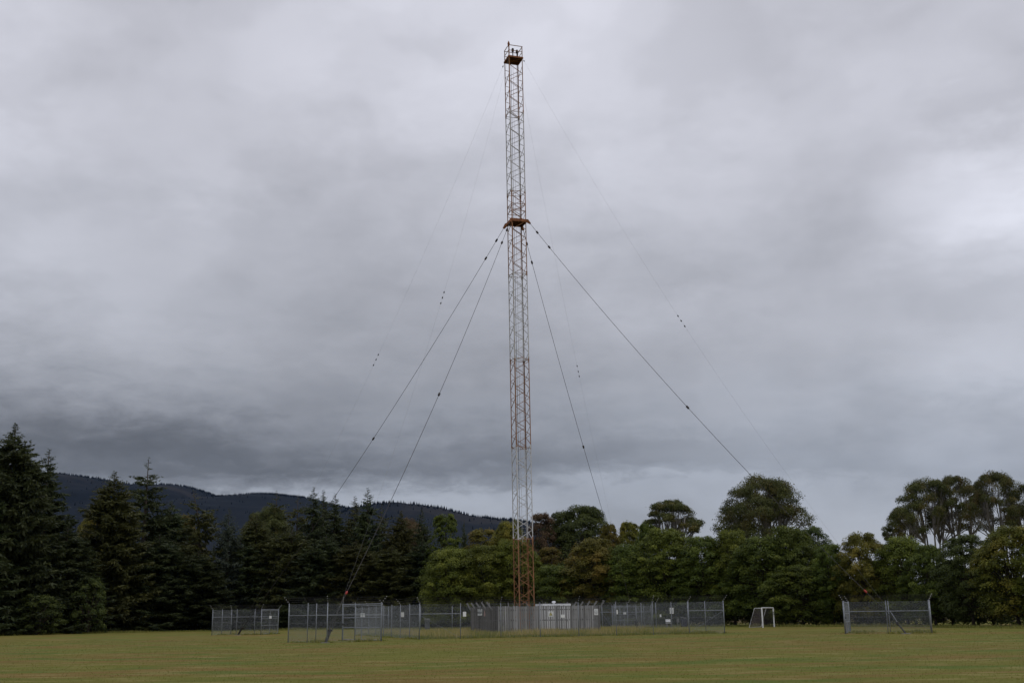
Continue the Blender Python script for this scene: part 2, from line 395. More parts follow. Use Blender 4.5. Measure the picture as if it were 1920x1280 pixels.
def make_hill(name, label, dist, prof, seed, front, back, fuzz):
    pts = [at(px, py, dist) for px, py in prof]
    X = np.array([p[0] for p in pts]); Z = np.array([p[2] for p in pts])
    nx, ny = 260, 60
    xs = np.linspace(X[0], X[-1], nx); ys = np.concatenate([np.linspace(dist-front, dist, 38), np.linspace(dist+60, dist+back, ny-38)])
    zc_ = np.interp(xs, X, Z)
    gx, gy = np.meshgrid(xs, ys)
    tt = np.where(gy <= dist, np.clip((gy-(dist-front))/front, 0, 1), np.clip(1-(gy-dist)/back, 0, 1))
    sh = np.where(gy <= dist, tt**.85, tt*tt*(3-2*tt))
    k = zc_[None, :]*sh
    gul = (fbm(gx/420, gy/900, seed)-.48)*k*.5*np.sin(np.pi*np.clip(tt, 0, 1))
    z = k+gul+(fbm(gx/70, gy/70, seed+9)-.5)*10*np.clip(tt*3, 0, 1)-3
    me = bpy.data.meshes.new(name)
    v = np.stack([gx, gy, z], -1).reshape(-1, 3)
    f = [(j*nx+i, j*nx+i+1, (j+1)*nx+i+1, (j+1)*nx+i) for j in range(ny-1) for i in range(nx-1)]
    me.from_pydata(v.tolist(), [], f); me.materials.append(M['hill'])
    me.polygons.foreach_set('use_smooth', [True]*len(f))
    ob = tag(link(name, me), label, 'hill', kind='structure')
    # forest on the crest: many small conifers, read as one mass
    mb = MB(); r = random.Random(seed)
    for _ in range(fuzz):
        i = r.randrange(nx-1); j = r.choice([36, 37, 37, 38, 38, 39]) if r.random() < .93 else r.randrange(22, 38)
        if r.random() > 1.25*vnoise(np.array([xs[i]/160.]), np.array([3.0+j/8]), seed+30)[0]+.12: continue
        a, b_ = r.random(), r.random()
        if j >= ny-1: continue
        x = xs[i]+(xs[i+1]-xs[i])*a; y = ys[j]+(ys[min(j+1, ny-1)]-ys[j])*b_
        zz = (z[j, i]*(1-a)+z[j, i+1]*a)*(1-b_)+(z[j+1, i]*(1-a)+z[j+1, i+1]*a)*b_
        h = r.uniform(*((4, 8.5) if dist > 4000 else (6, 12.5)))*dist/3600; rr = h*r.uniform(.22, .34)
        mb.cur = r.random()
        mb.add([(x+rr*math.cos(q), y+rr*math.sin(q), zz-2) for q in (0, 1.26, 2.5, 3.8, 5.0)]+[(x, y, zz+h)], [(0, 1, 5), (1, 2, 5), (2, 3, 5), (3, 4, 5), (4, 0, 5)])
    tag(mb.build('ridge_forest', M['hillwood']), 'dark pine plantation fringing the crest of the '+name.replace('_', ' '), 'forest', kind='stuff')
mt, nt = new_mat('ridge_pines'); b = NB(nt); b.bsdf(b.ramp(b.attr('tint'), [(0, (.007, .010, .013)), (1, (.014, .018, .022))]), .95, 0, .05); M['hillwood'] = mt
make_hill('left_hill', 'long dark forested hill behind the conifers', 4200,
    [(-420, 900), (-250, 885), (-100, 884), (20, 884), (95, 886), (130, 889), (190, 897), (245, 906), (300, 905), (355, 911), (392, 923), (405, 929), (440, 927), (475, 923), (520, 926), (560, 930), (600, 938), (650, 950), (720, 965), (800, 990), (880, 1020), (960, 1060), (1040, 1110), (1100, 1140)], 5, 2600, 1800, 9000)
make_hill('right_hill', 'lower forested hill sloping down behind the mast', 3300,
    [(430, 1120), (520, 1060), (600, 990), (650, 955), (690, 944), (735, 939), (770, 941), (805, 946), (845, 955), (885, 965), (930, 972), (975, 975), (1020, 984), (1090, 1000), (1180, 1030), (1300, 1060), (1450, 1095), (1600, 1120), (1750, 1136)], 17, 1900, 1400, 9000)

# thin blue air between the field and the hills
hz = MB(); hz.box((0, 3500, 499), (17600, 8600, 1002))
mt, nt = new_mat('thin_air'); b = NB(nt)
pv = b.n('ShaderNodeVolumePrincipled'); pv.inputs['Color'].default_value = (.27, .50, 1.0, 1); pv.inputs['Density'].default_value = 8.8e-6
nt.links.new(pv.outputs[0], b.n('ShaderNodeOutputMaterial').inputs['Volume'])
HAZE = True
if HAZE: tag(hz.build('haze', mt), 'thin bluish haze between the field and the far hills', 'haze', kind='stuff')

# ------------------------------------------------------------------ trees
def leaf_mesh(name, P, N, U, size, asp, tint, mat):
    """many separate kite-shaped leaves. P centre, N normal, U long axis, size, aspect"""
    N = N/np.linalg.norm(N, axis=1, keepdims=True)
    V = np.cross(N, U); V /= (np.linalg.norm(V, axis=1, keepdims=True)+1e-9); U = np.cross(V, N)
    s = size[:, None]; a = (size*asp)[:, None]
    q = np.stack([P-U*s*.5, P+V*a*.5+U*s*.05, P+U*s*.5, P-V*a*.5+U*s*.05], 1).reshape(-1, 3)
    k = len(P); me = bpy.data.meshes.new(name)
    me.vertices.add(4*k); me.vertices.foreach_set('co', q.astype(np.float32).ravel())
    me.loops.add(4*k); me.loops.foreach_set('vertex_index', np.arange(4*k, dtype=np.int32))
    me.polygons.add(k); me.polygons.foreach_set('loop_start', np.arange(0, 4*k, 4, dtype=np.int32))
    me.polygons.foreach_set('loop_total', np.full(k, 4, np.int32))
    me.materials.append(mat)
    at_ = me.attributes.new('tint', 'FLOAT', 'POINT'); at_.data.foreach_set('value', np.repeat(np.clip(tint, 0, 1), 4).astype(np.float32))
    me.update(calc_edges=True); return me

def conifer(seed, H=20., Rm=3.6, per_m=7.5, power=.85, droop=.32, upturn=.45, bare=.02, spray=.62, lean=0., topsparse=0., gap=0., rag=1.0):
    """returns (trunk, crown arrays): whorled branches carrying needle sprays"""
    r = np.random.default_rng(seed); rr = random.Random(seed)
    tr = MB(); k = 9
    bend = lambda z: lean*H*((z/H)-1.0*(z/H)**2)*1.6
    tr.tube([(bend(H*i/k), .3*bend(H*i/k), H*i/k*.985) for i in range(k+1)], [max(.02, .016*H*(1-i/k)**.9) for i in range(k+1)], 7)
    P = []; N = []; U = []; S = []; T = []
    nb = int(H*per_m)
    lob = r.uniform(1-.30*rag, 1+.2*rag, 16)
    for i in range(nb):
        f = (i+rr.random())/nb
        zf = bare+(1-bare)*f
        if topsparse and zf > .62 and rr.random() < topsparse: continue
        if gap and rr.random() < gap: continue
        z = zf*H; az_ = rr.uniform(0, 6.283)
        env = (1-zf)**power
        Lb = Rm*env*rr.uniform(1-.38*rag, 1.06)*lob[int(az_/6.283*8) % 8+8*(int(zf*7) % 2)]+.18
        if zf > .93: Lb = .10+.45*(1-zf)/.07*rr.uniform(.5, 1)
        c, s_ = math.cos(az_), math.sin(az_)
        dr = droop*(1.25-zf*1.75)
        ns = max(3, int(Lb/.26))
        ss = np.linspace(.22, 1, ns)
        bx = bend(z)
        X = bx+c*Lb*ss; Y = .3*bx+s_*Lb*ss
        Z = z-dr*Lb*ss+upturn*dr*Lb*ss**2.2+(.18*Lb*ss**2)
        if Lb > 1.0 and i % 3 == 0: tr.tube([(bx, .3*bx, z), (X[ns//2], Y[ns//2], Z[ns//2]), (X[-1], Y[-1], Z[-1])], [.02+.012*Lb, .012+.006*Lb, .006], 4, False)
        cl = rr.random()
        for j in range(ns):
            width = spray*(1.25-.75*ss[j])*(.35+min(1, Lb/1.5)*.65)
            for side in (-1, 1, -1, 1, 0, 0, -1, 1):
                a2 = az_+side*rr.uniform(.5, 1.25)
                ln = width*rr.uniform(.7, 1.25)*min(1, .30+(1-zf)*3.4)
                dx, dy = math.cos(a2), math.sin(a2)
                dz = rr.uniform(-.40, .38)+(.40 if side == 0 else 0)
                off = ln*.45
                P.append((X[j]+dx*off, Y[j]+dy*off, Z[j]+dz*off+rr.uniform(-.06, .06)))
                U.append((dx, dy, dz)); N.append((rr.gauss(0, .8), rr.gauss(0, .8), .8))
                if zf < .8 and rr.random() < .22:
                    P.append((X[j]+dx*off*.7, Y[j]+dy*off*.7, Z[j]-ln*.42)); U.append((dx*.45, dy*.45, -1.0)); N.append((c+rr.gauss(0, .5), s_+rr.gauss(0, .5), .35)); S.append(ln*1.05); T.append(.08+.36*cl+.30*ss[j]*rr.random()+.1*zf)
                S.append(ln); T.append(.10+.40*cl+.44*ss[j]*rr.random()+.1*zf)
    return tr, [np.array(a, float) for a in (P, N, U, S, T)], .30

def broadleaf(seed, H=10., W=8., base=.13, nclump=120, per=110, leaf=.30, tiers=True, round_=1.0, trunk_r=.17, upshoot=0., density_top=1.0):
    r = np.random.default_rng(seed); rr = random.Random(seed)
    tr = MB(); P = []; N = []; U = []; S = []; T = []
    zb = base*H; Hc = H-zb
    lob = [(rr.uniform(0, 6.283), rr.uniform(-.22, .22)) for _ in range(5)]
    tr.tube([(0, 0, 0), (.05, 0, zb*.6), (rr.uniform(-.2, .2), rr.uniform(-.2, .2), zb+Hc*.18), (rr.uniform(-.3, .3), rr.uniform(-.3, .3), zb+Hc*.5)], [trunk_r*1.35, trunk_r, trunk_r*.8, trunk_r*.4], 7)
    for i in range(nclump):
        u = rr.random()
        zf = u**.9
        prof = (math.sin(math.pi*min(1, .14+zf*.80)))**(.62*round_)*(1-.18*zf)
        if zf < .5: prof = max(prof, .86)
        th = rr.uniform(0, 6.283)
        lo = 1+sum(a*math.sin((k+1)*th+ph+zf*2.5) for k, (ph, a) in enumerate(lob))*.55
        rad = W/2*prof*lo*math.sqrt(rr.uniform(.25, 1.0))
        cx, cy, cz = rad*math.cos(th), rad*math.sin(th), zb+Hc*(zf*.94+.02)+rr.uniform(-.2, .2)
        cr = rr.uniform(.42, 1.0)*(.118*W)
        flat = rr.uniform(.62, .95) if tiers else rr.uniform(.65, .9)
        if i % 4 == 0:
            z0 = zb+Hc*rr.uniform(.05, .35)*zf
            tr.tube([(0, 0, z0), (cx*.45, cy*.45, z0+(cz-z0)*.6), (cx, cy, cz)], [trunk_r*.42, trunk_r*.24, .02], 5, False)
        k = int(per*rr.uniform(.6, 1.3)); ct = rr.random()
        D = r.normal(size=(k, 3)); D /= np.linalg.norm(D, axis=1, keepdims=True); D[:, 2] = np.where(D[:, 2] < -.25, -D[:, 2], D[:, 2])
        Rr = r.uniform(.35, 1.0, (k, 1))**.6
        tilt = np.stack([np.full(k, math.cos(th)), np.full(k, math.sin(th)), np.zeros(k)], 1)
        q = D*Rr*np.array([cr, cr, cr*flat])
        q[:, 2] -= .14*(q@np.array([math.cos(th), math.sin(th), 0]))     # tips hang outward
        P.append(q+np.array([cx, cy, cz])); nn = D*.55+np.array([0, 0, .65])+tilt*.25+r.normal(size=(k, 3))*.42
        N.append(nn); U.append(r.normal(size=(k, 3))+tilt*.8-np.array([0, 0, .4])); S.append(leaf*r.uniform(.6, 1.3, k))
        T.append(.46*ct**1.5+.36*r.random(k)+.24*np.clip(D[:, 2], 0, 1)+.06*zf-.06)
    kf = int(nclump*per*.13); uf = r.random(kf); thf = r.uniform(0, 6.283, kf); pr = np.sin(np.pi*np.minimum(1, .14+uf*.80))**(.62*round_)*(1-.18*uf); pr = np.where(uf < .5, np.maximum(pr, .86), pr)
    lf = 1+sum(a*np.sin((q_+1)*thf+ph+uf*2.5) for q_, (ph, a) in enumerate(lob))*.55
    rf = W/2*pr*lf*(.52+.42*r.random(kf)+.06*r.normal(size=kf)); of = np.stack([np.cos(thf), np.sin(thf), np.zeros(kf)], 1)
    P.append(np.stack([rf*np.cos(thf), rf*np.sin(thf), zb+Hc*(uf*.97+.01)+r.normal(size=kf)*.12], 1)); N.append(of*.6+np.array([0, 0, .6])+r.normal(size=(kf, 3))*.6); U.append(r.normal(size=(kf, 3))-np.array([0, 0, .3])); S.append(leaf*r.uniform(.6, 1.25, kf)); T.append(.12+.62*r.random(kf)*r.random(kf)+.12*uf)
    for i in range(int(upshoot)):
        th = rr.uniform(0, 6.283); rad = W*.5*rr.random()**.6*.75; h0 = H*rr.uniform(.72, .9)*(1-.25*(rad/(W*.5))**2); k = 46
        hh = rr.uniform(.09, .16)*H; s_ = r.random(k)
        P.append(np.stack([rad*math.cos(th)+r.normal(size=k)*.16, rad*math.sin(th)+r.normal(size=k)*.16, h0+hh*s_], 1)); N.append(r.normal(size=(k, 3))+np.array([0, 0, .3])); U.append(r.normal(size=(k, 3))*.5+np.array([0, 0, 1.0])); S.append(leaf*r.uniform(.7, 1.2, k)); T.append(.35+.6*r.random(k)*s_)
    return tr, [np.concatenate(P), np.concatenate(N), np.concatenate(U), np.concatenate(S), np.concatenate(T)], .62

def gum(seed, H=22., W=14., crown_base=.42, stems=4, nclump=46, per=260, leaf=.245, dome=1.0, spread=.30):
    """tall gum: several pale stems fanning into domed leaf clumps at the branch ends"""
    r = np.random.default_rng(seed); rr = random.Random(seed)
    tr = MB(); P = []; N = []; U = []; S = []; T = []
    tops = []
    for i in range(stems):
        a = 6.283*i/stems+rr.uniform(-.4, .4); rad = W*spread*rr.uniform(.35, 1.0); bx, by = .25*math.cos(a)*stems*.4, .25*math.sin(a)*stems*.4
        hz_ = H*rr.uniform(.76, .88)
        pts = [(bx, by, 0), (bx+rad*.18*math.cos(a)+rr.uniform(-.3, .3), by+rad*.18*math.sin(a), hz_*.35), (bx+rad*.55*math.cos(a)+rr.uniform(-.4, .4), by+rad*.55*math.sin(a)+rr.uniform(-.4, .4), hz_*.7), (rad*math.cos(a), rad*math.sin(a), hz_)]
        tr.tube(pts, [.30, .22, .15, .07], 7); tops.append(pts)
    for i in range(nclump):
        zf = rr.random()**.75
        th = rr.uniform(0, 6.283)
        env = math.sqrt(max(0, 1-((zf*1.02-.12)/.9)**2)) if zf > .12 else .85+zf
        rad = W/2*env*math.sqrt(rr.uniform(.30, 1.0))*(1+.14*math.sin(2*th+seed)+.10*math.sin(5*th+2*seed))
        cz = H*(crown_base+(1-crown_base)*(.05+.89*zf*dome)); cx, cy = rad*math.cos(th), rad*math.sin(th)
        st = min(tops, key=lambda p: (p[2][0]-cx)**2+(p[2][1]-cy)**2)
        s0 = st[2] if cz > st[2][2]*.95 else st[1]
        s0 = np.array(s0); c = np.array([cx, cy, cz])
        mid_ = s0*.45+c*.55+np.array([rr.uniform(-.3, .3), rr.uniform(-.3, .3), -.25])
        tr.tube([s0, mid_, c-np.array([0, 0, .25])], [.10, .06, .025], 5, False)
        cr = W*rr.uniform(.075, .125)
        for e in range(3):
            e0 = c+np.array([rr.uniform(-1, 1), rr.uniform(-1, 1), rr.uniform(-.1, .35)])*cr*.8
            tr.tube([mid_, e0], [.035, .015], 4, False)
        k = int(per*rr.uniform(.7, 1.25)); ct = rr.random()
        D = r.normal(size=(k, 3)); D /= np.linalg.norm(D, axis=1, keepdims=True); D[:, 2] = np.where(D[:, 2] < -.2, -D[:, 2], D[:, 2])
        sub = r.normal(size=(k, 3))*.10
        q = (D*r.uniform(.55, 1.0, (k, 1))+sub)*np.array([cr, cr, cr*.82])
        P.append(q+c); N.append(D+r.normal(size=(k, 3))*.6); U.append(r.normal(size=(k, 3))-np.array([0, 0, .9])); S.append(leaf*r.uniform(.6, 1.25, k))
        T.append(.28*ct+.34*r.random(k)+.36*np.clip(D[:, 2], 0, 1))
    return tr, [np.concatenate(P), np.concatenate(N), np.concatenate(U), np.concatenate(S), np.concatenate(T)], .5

PROTO = {}
def proto(kind, leafmat):
    key = (kind, leafmat)
    if key in PROTO: return PROTO[key]
    fn, kw, Hn, Wn, bark = SPEC[kind]
    tr, (P, N, U, S, T), asp = fn(**kw)
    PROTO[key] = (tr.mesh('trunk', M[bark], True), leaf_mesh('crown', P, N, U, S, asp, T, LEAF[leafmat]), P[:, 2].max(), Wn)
    return PROTO[key]
SPEC = {
 'bigfir':   (conifer, dict(seed=11, H=20, Rm=5.2, per_m=19, power=.72, rag=.45, droop=.20, spray=.85), 20, 10, 'bark'),
 'fir':      (conifer, dict(seed=12, H=18, Rm=4.3, per_m=18, power=.76, rag=.5, droop=.24, spray=.78), 18, 8.2, 'bark'),
 'fir2':     (conifer, dict(seed=19, H=17, Rm=3.9, per_m=17, power=.60, rag=.6, droop=.28, spray=.75), 17, 7.6, 'bark'),
 'spire':    (conifer, dict(seed=13, H=18, Rm=3.3, per_m=15, power=.85, droop=.22, spray=.70, topsparse=.15, gap=.03, rag=.8), 18, 6.6, 'bark'),
 'sparse':   (conifer, dict(seed=14, H=18, Rm=3.4, per_m=9, power=.62, droop=.16, spray=.66, topsparse=.30, gap=.12, bare=.04), 18, 6.8, 'bark'),
 'leaning':  (conifer, dict(seed=15, H=16, Rm=3.1, per_m=8, power=.6, droop=.18, spray=.62, topsparse=.3, gap=.3, bare=.18, lean=-.10), 16, 6.2, 'bark'),
 'spruce':   (conifer, dict(seed=16, H=15, Rm=2.4, per_m=15, power=.62, rag=.35, droop=.30, spray=.58), 15, 4.8, 'bark'),
 'pine':     (broadleaf, dict(seed=31, H=15, W=6.5, base=.15, nclump=150, per=200, leaf=.24, tiers=False, round_=.8), 15, 6.5, 'bark'),
 'broad':    (broadleaf, dict(seed=21, H=10, W=8.4, base=.07, nclump=240, per=190, leaf=.19), 10, 8.4, 'bark'),
 'broad2':   (broadleaf, dict(seed=22, H=10, W=8.0, nclump=240, per=190, leaf=.19, base=.09), 10, 8.0, 'bark'),
 'broad3':   (broadleaf, dict(seed=23, H=10, W=7.6, nclump=230, per=190, leaf=.185, base=.10, upshoot=26), 10, 7.6, 'bark'),
 'dense':    (broadleaf, dict(seed=24, H=9, W=9.0, nclump=260, per=185, leaf=.185, base=.03, round_=.85), 9, 9.0, 'bark'),
 'poplar':   (broadleaf, dict(seed=25, H=13, W=6.0, nclump=160, per=180, leaf=.21, tiers=False, upshoot=60), 13, 6.0, 'bark'),
 'macro':    (broadleaf, dict(seed=26, H=16, W=13., nclump=280, per=300, leaf=.25, tiers=False, round_=.7, base=.2, trunk_r=.35), 16, 13., 'gumbark'),
 'airy':     (broadleaf, dict(seed=27, H=14, W=7.5, nclump=130, per=190, leaf=.21, tiers=False), 14, 7.5, 'bark'),
 'shrub':    (broadleaf, dict(seed=28, H=4.5, W=4.6, base=.02, nclump=90, per=130, leaf=.17, tiers=False, round_=.7), 4.5, 4.6, 'bark'),
 'gum':      (gum, dict(seed=41, nclump=58, per=620, crown_base=.60, stems=5), 22, 14, 'gumbark'),
 'gum2':     (gum, dict(seed=47, H=22, W=13, crown_base=.62, stems=6, nclump=54, per=620), 22, 13, 'gumbark'),
 'biggum':   (gum, dict(seed=43, H=22, W=16, crown_base=.30, stems=5, nclump=150, per=620, spread=.33), 22, 16, 'gumbark'),
 'smallgum': (gum, dict(seed=45, H=18, W=9, crown_base=.5, stems=3, nclump=50, per=560, leaf=.23), 18, 9, 'gumbark'),
}
def tree(name, kind, leafmat, px, py, Y, wpx, label, cat='tree', rot=None, group=None):
    """a tree whose tip is seen at (px,py) and whose crown is wpx wide at distance Y"""
    tr, cr, Hn, Wn = proto(kind, leafmat)
    p = at(px, py, Y)
    sz_ = p[2]/Hn; sxy = wpx/2161.0*Y/Wn
    t = thing(name, label, cat, (p[0], p[1], 0), random.uniform(0, 6.28) if rot is None else rot, group)
    t.scale = (sxy, sxy, sz_)
    link('trunk', tr, t); link('crown', cr, t)
    return t
LX = [-100, 0, 100, 300, 600, 800, 1000, 1250, 1400, 1500, 1700, 1800, 1900, 2000]
LY = [133, 136, 144, 152, 153, 150, 146, 138, 129, 122, 114, 103, 96, 92]
def line(px): return float(np.interp(px, LX, LY))
G1 = 'conifers along the left edge of the field'
G2 = 'broadleaf trees along the right edge of the field'
G3 = 'trees standing behind the front row'
def con(kind, lm, px, py, Y, wpx, label, **k): return tree('conifer_tree', kind, lm, px, py, line(px)+4+(Y-108)*1.15, wpx*1.12, label, 'conifer', group=G1, **k)
def bro(kind, lm, px, py, Y, wpx, label, **k): return tree('broadleaf_tree', kind, lm, px, py, line(px)+4+max(0, (Y-(116-max(0, px-1500)*.028))*1.3), wpx*1.22, label, 'tree', group=G2, **k)
def bak(name, kind, lm, px, py, Y, wpx, label, **k): return tree(name, kind, lm, px, py, line(px)+16+(Y-130)*1.1, wpx*1.08, label, 'tree', group=G3, **k)

# --- conifers, left to right
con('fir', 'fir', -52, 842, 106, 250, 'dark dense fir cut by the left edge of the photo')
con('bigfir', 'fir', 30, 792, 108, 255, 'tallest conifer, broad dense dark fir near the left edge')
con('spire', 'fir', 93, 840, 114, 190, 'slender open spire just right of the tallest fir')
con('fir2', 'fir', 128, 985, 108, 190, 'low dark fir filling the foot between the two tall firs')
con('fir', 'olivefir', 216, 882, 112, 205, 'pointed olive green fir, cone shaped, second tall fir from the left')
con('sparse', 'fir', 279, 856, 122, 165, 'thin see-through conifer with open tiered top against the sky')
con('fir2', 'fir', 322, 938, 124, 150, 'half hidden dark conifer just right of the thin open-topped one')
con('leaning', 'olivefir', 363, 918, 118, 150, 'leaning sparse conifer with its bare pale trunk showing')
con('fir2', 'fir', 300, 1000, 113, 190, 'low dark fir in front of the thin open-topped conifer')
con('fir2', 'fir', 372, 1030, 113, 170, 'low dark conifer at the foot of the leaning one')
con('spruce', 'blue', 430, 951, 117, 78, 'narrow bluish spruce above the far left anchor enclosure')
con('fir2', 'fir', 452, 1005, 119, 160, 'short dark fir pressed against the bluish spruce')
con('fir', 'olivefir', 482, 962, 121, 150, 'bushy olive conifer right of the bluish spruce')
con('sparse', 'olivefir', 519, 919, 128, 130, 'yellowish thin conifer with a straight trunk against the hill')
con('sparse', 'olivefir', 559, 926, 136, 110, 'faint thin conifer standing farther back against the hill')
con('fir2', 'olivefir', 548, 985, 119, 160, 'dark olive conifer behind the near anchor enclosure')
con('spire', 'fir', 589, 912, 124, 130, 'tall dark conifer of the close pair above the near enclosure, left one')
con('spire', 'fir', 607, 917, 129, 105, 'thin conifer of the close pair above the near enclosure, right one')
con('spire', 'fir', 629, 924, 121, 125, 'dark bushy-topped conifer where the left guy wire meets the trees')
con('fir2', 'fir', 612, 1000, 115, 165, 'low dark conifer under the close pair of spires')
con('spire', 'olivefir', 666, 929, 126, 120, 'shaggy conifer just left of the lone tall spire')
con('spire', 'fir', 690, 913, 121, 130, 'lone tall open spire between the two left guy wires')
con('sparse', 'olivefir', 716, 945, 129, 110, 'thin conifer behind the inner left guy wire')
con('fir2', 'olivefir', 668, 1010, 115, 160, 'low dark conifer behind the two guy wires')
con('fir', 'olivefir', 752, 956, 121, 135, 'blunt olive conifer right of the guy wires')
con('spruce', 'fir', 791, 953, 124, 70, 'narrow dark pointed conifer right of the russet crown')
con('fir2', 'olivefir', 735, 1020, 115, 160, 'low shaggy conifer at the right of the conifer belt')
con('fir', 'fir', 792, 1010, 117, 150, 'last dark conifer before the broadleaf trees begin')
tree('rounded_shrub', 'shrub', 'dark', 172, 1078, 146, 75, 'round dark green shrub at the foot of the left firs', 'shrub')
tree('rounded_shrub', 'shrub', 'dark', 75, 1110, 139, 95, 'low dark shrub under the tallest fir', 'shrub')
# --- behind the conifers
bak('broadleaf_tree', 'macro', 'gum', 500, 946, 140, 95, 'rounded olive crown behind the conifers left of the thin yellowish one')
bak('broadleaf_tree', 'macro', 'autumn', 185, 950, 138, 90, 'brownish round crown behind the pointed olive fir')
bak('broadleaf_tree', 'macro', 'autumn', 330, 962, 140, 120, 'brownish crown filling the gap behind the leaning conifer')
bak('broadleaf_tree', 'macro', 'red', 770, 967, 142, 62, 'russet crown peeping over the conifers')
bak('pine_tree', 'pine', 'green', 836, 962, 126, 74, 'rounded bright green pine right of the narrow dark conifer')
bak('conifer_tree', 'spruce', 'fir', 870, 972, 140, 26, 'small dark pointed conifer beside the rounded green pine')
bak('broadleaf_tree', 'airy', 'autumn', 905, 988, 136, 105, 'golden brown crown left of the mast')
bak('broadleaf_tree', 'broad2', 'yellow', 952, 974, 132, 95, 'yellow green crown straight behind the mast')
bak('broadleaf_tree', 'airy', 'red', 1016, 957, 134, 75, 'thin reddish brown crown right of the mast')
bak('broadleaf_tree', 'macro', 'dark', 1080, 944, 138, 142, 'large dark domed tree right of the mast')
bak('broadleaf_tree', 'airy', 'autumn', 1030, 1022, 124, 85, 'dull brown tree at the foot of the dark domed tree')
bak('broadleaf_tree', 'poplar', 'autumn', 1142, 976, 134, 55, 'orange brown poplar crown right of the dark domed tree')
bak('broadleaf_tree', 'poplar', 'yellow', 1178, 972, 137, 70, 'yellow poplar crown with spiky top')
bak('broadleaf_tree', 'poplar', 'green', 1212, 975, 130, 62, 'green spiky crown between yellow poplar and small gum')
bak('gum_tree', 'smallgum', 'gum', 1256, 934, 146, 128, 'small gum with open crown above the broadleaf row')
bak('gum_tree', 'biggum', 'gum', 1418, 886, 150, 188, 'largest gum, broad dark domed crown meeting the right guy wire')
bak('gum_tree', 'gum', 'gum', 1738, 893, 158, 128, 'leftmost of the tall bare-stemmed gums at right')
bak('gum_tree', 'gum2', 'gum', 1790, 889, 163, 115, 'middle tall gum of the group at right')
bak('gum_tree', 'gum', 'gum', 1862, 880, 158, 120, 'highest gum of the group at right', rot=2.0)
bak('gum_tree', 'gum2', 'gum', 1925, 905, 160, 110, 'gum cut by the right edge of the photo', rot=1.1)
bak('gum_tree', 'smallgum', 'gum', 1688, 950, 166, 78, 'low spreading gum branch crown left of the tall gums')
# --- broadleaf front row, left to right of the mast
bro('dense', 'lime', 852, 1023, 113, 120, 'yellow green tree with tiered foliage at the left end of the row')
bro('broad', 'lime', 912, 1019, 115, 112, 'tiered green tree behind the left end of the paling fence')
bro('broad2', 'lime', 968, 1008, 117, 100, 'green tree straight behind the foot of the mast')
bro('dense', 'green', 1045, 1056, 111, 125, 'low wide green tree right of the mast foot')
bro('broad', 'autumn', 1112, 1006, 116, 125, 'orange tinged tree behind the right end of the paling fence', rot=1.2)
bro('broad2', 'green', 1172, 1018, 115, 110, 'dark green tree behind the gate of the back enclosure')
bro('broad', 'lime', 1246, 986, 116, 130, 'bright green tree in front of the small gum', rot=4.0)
bro('dense', 'green', 1205, 1062, 110, 120, 'low dark tree in front of the bright green one')
bro('broad3', 'green', 1318, 1003, 116, 110, 'dark green tree between the small gum and the largest gum')
bro('broad3', 'lime', 1368, 990, 117, 100, 'upright green tree at the left foot of the largest gum')
bro('broad2', 'green', 1425, 1003, 113, 125, 'dense green tree behind the soccer goal', rot=2.2)
bro('broad', 'green', 1478, 982, 118, 120, 'tall green tree right of the largest gum')
bro('broad3', 'dark', 1518, 985, 122, 85, 'dark tree with spiky shoots right of the soccer goal')
bro('dense', 'green', 1500, 1058, 109, 130, 'low dark tree right of the soccer goal')
bro('broad3', 'green', 1552, 1018, 113, 80, 'dark green tree left of the yellowing one')
bro('broad', 'yellow', 1612, 995, 110, 105, 'yellowing tree above the gate end of the right enclosure', rot=.6)
bro('broad2', 'lime', 1688, 1003, 108, 115, 'bright green tiered tree above the right enclosure')
bro('broad', 'green', 1740, 1018, 107, 95, 'green tree above the thick right post of the enclosure', rot=5.0)
bro('broad3', 'dark', 1808, 1000, 106, 110, 'dark green tree under the highest gum')
bro('broad2', 'flecked', 1890, 983, 103, 135, 'yellow flecked tree near the right edge', rot=3.0)
bro('broad', 'lime', 1965, 995, 102, 130, 'green tree cut by the right edge of the photo')

for px, wp, lm, lb in ((1075, 120, 'dark', 'dark tree half hidden behind the low wide green tree'), (1140, 120, 'green', 'green tree half hidden behind the orange tinged tree'), (1285, 120, 'dark', 'dark tree filling the gap left of the upright green tree'),
        (1340, 120, 'dark', 'dark low tree in the second row left of the goal'), (1400, 130, 'green', 'green low tree in the second row behind the goal'), (1455, 130, 'dark', 'dark low tree in the second row right of the goal'),
        (1580, 110, 'dark', 'dark low tree half hidden left of the yellowing tree'), (1650, 120, 'dark', 'dark low tree half hidden between the yellowing and the bright green tree'), (1775, 120, 'dark', 'dark low tree half hidden left of the highest gum'), (1850, 120, 'dark', 'dark low tree half hidden under the highest gum on its right'),
        (880, 120, 'dark', 'dark low tree in the second row left of the mast'), (1000, 120, 'dark', 'dark low tree in the second row right behind the mast')):
    bak('broadleaf_tree', 'dense', lm, px, 1048 if 1040 < px < 1500 else 1056, 124, wp, lb)
hd = []; r = np.random.default_rng(12)
for px in np.arange(-60, 1960, 1.1):
    if 1376 < px < 1410 or 1494 < px < 1512 or 1592 < px < 1610 or 1696 < px < 1706 or 1752 < px < 1790 or 1800 < px < 1822 or 1832 < px < 1876 or 1890 < px < 1910: continue
    Y = line(px)+17+r.normal()*1.0; p = at(px, 1150, Y); hd.append((p[0], p[1]))
hd = np.repeat(np.array(hd), 26, 0); k = len(hd)
zz = 4.4*r.random(k)*(.8+.4*fbm(hd[:, 0]/3+60, hd[:, 1]/3, 91, 3)); Pn = np.stack([hd[:, 0]+r.normal(size=k)*.5, hd[:, 1]+r.normal(size=k)*.6, zz], 1)
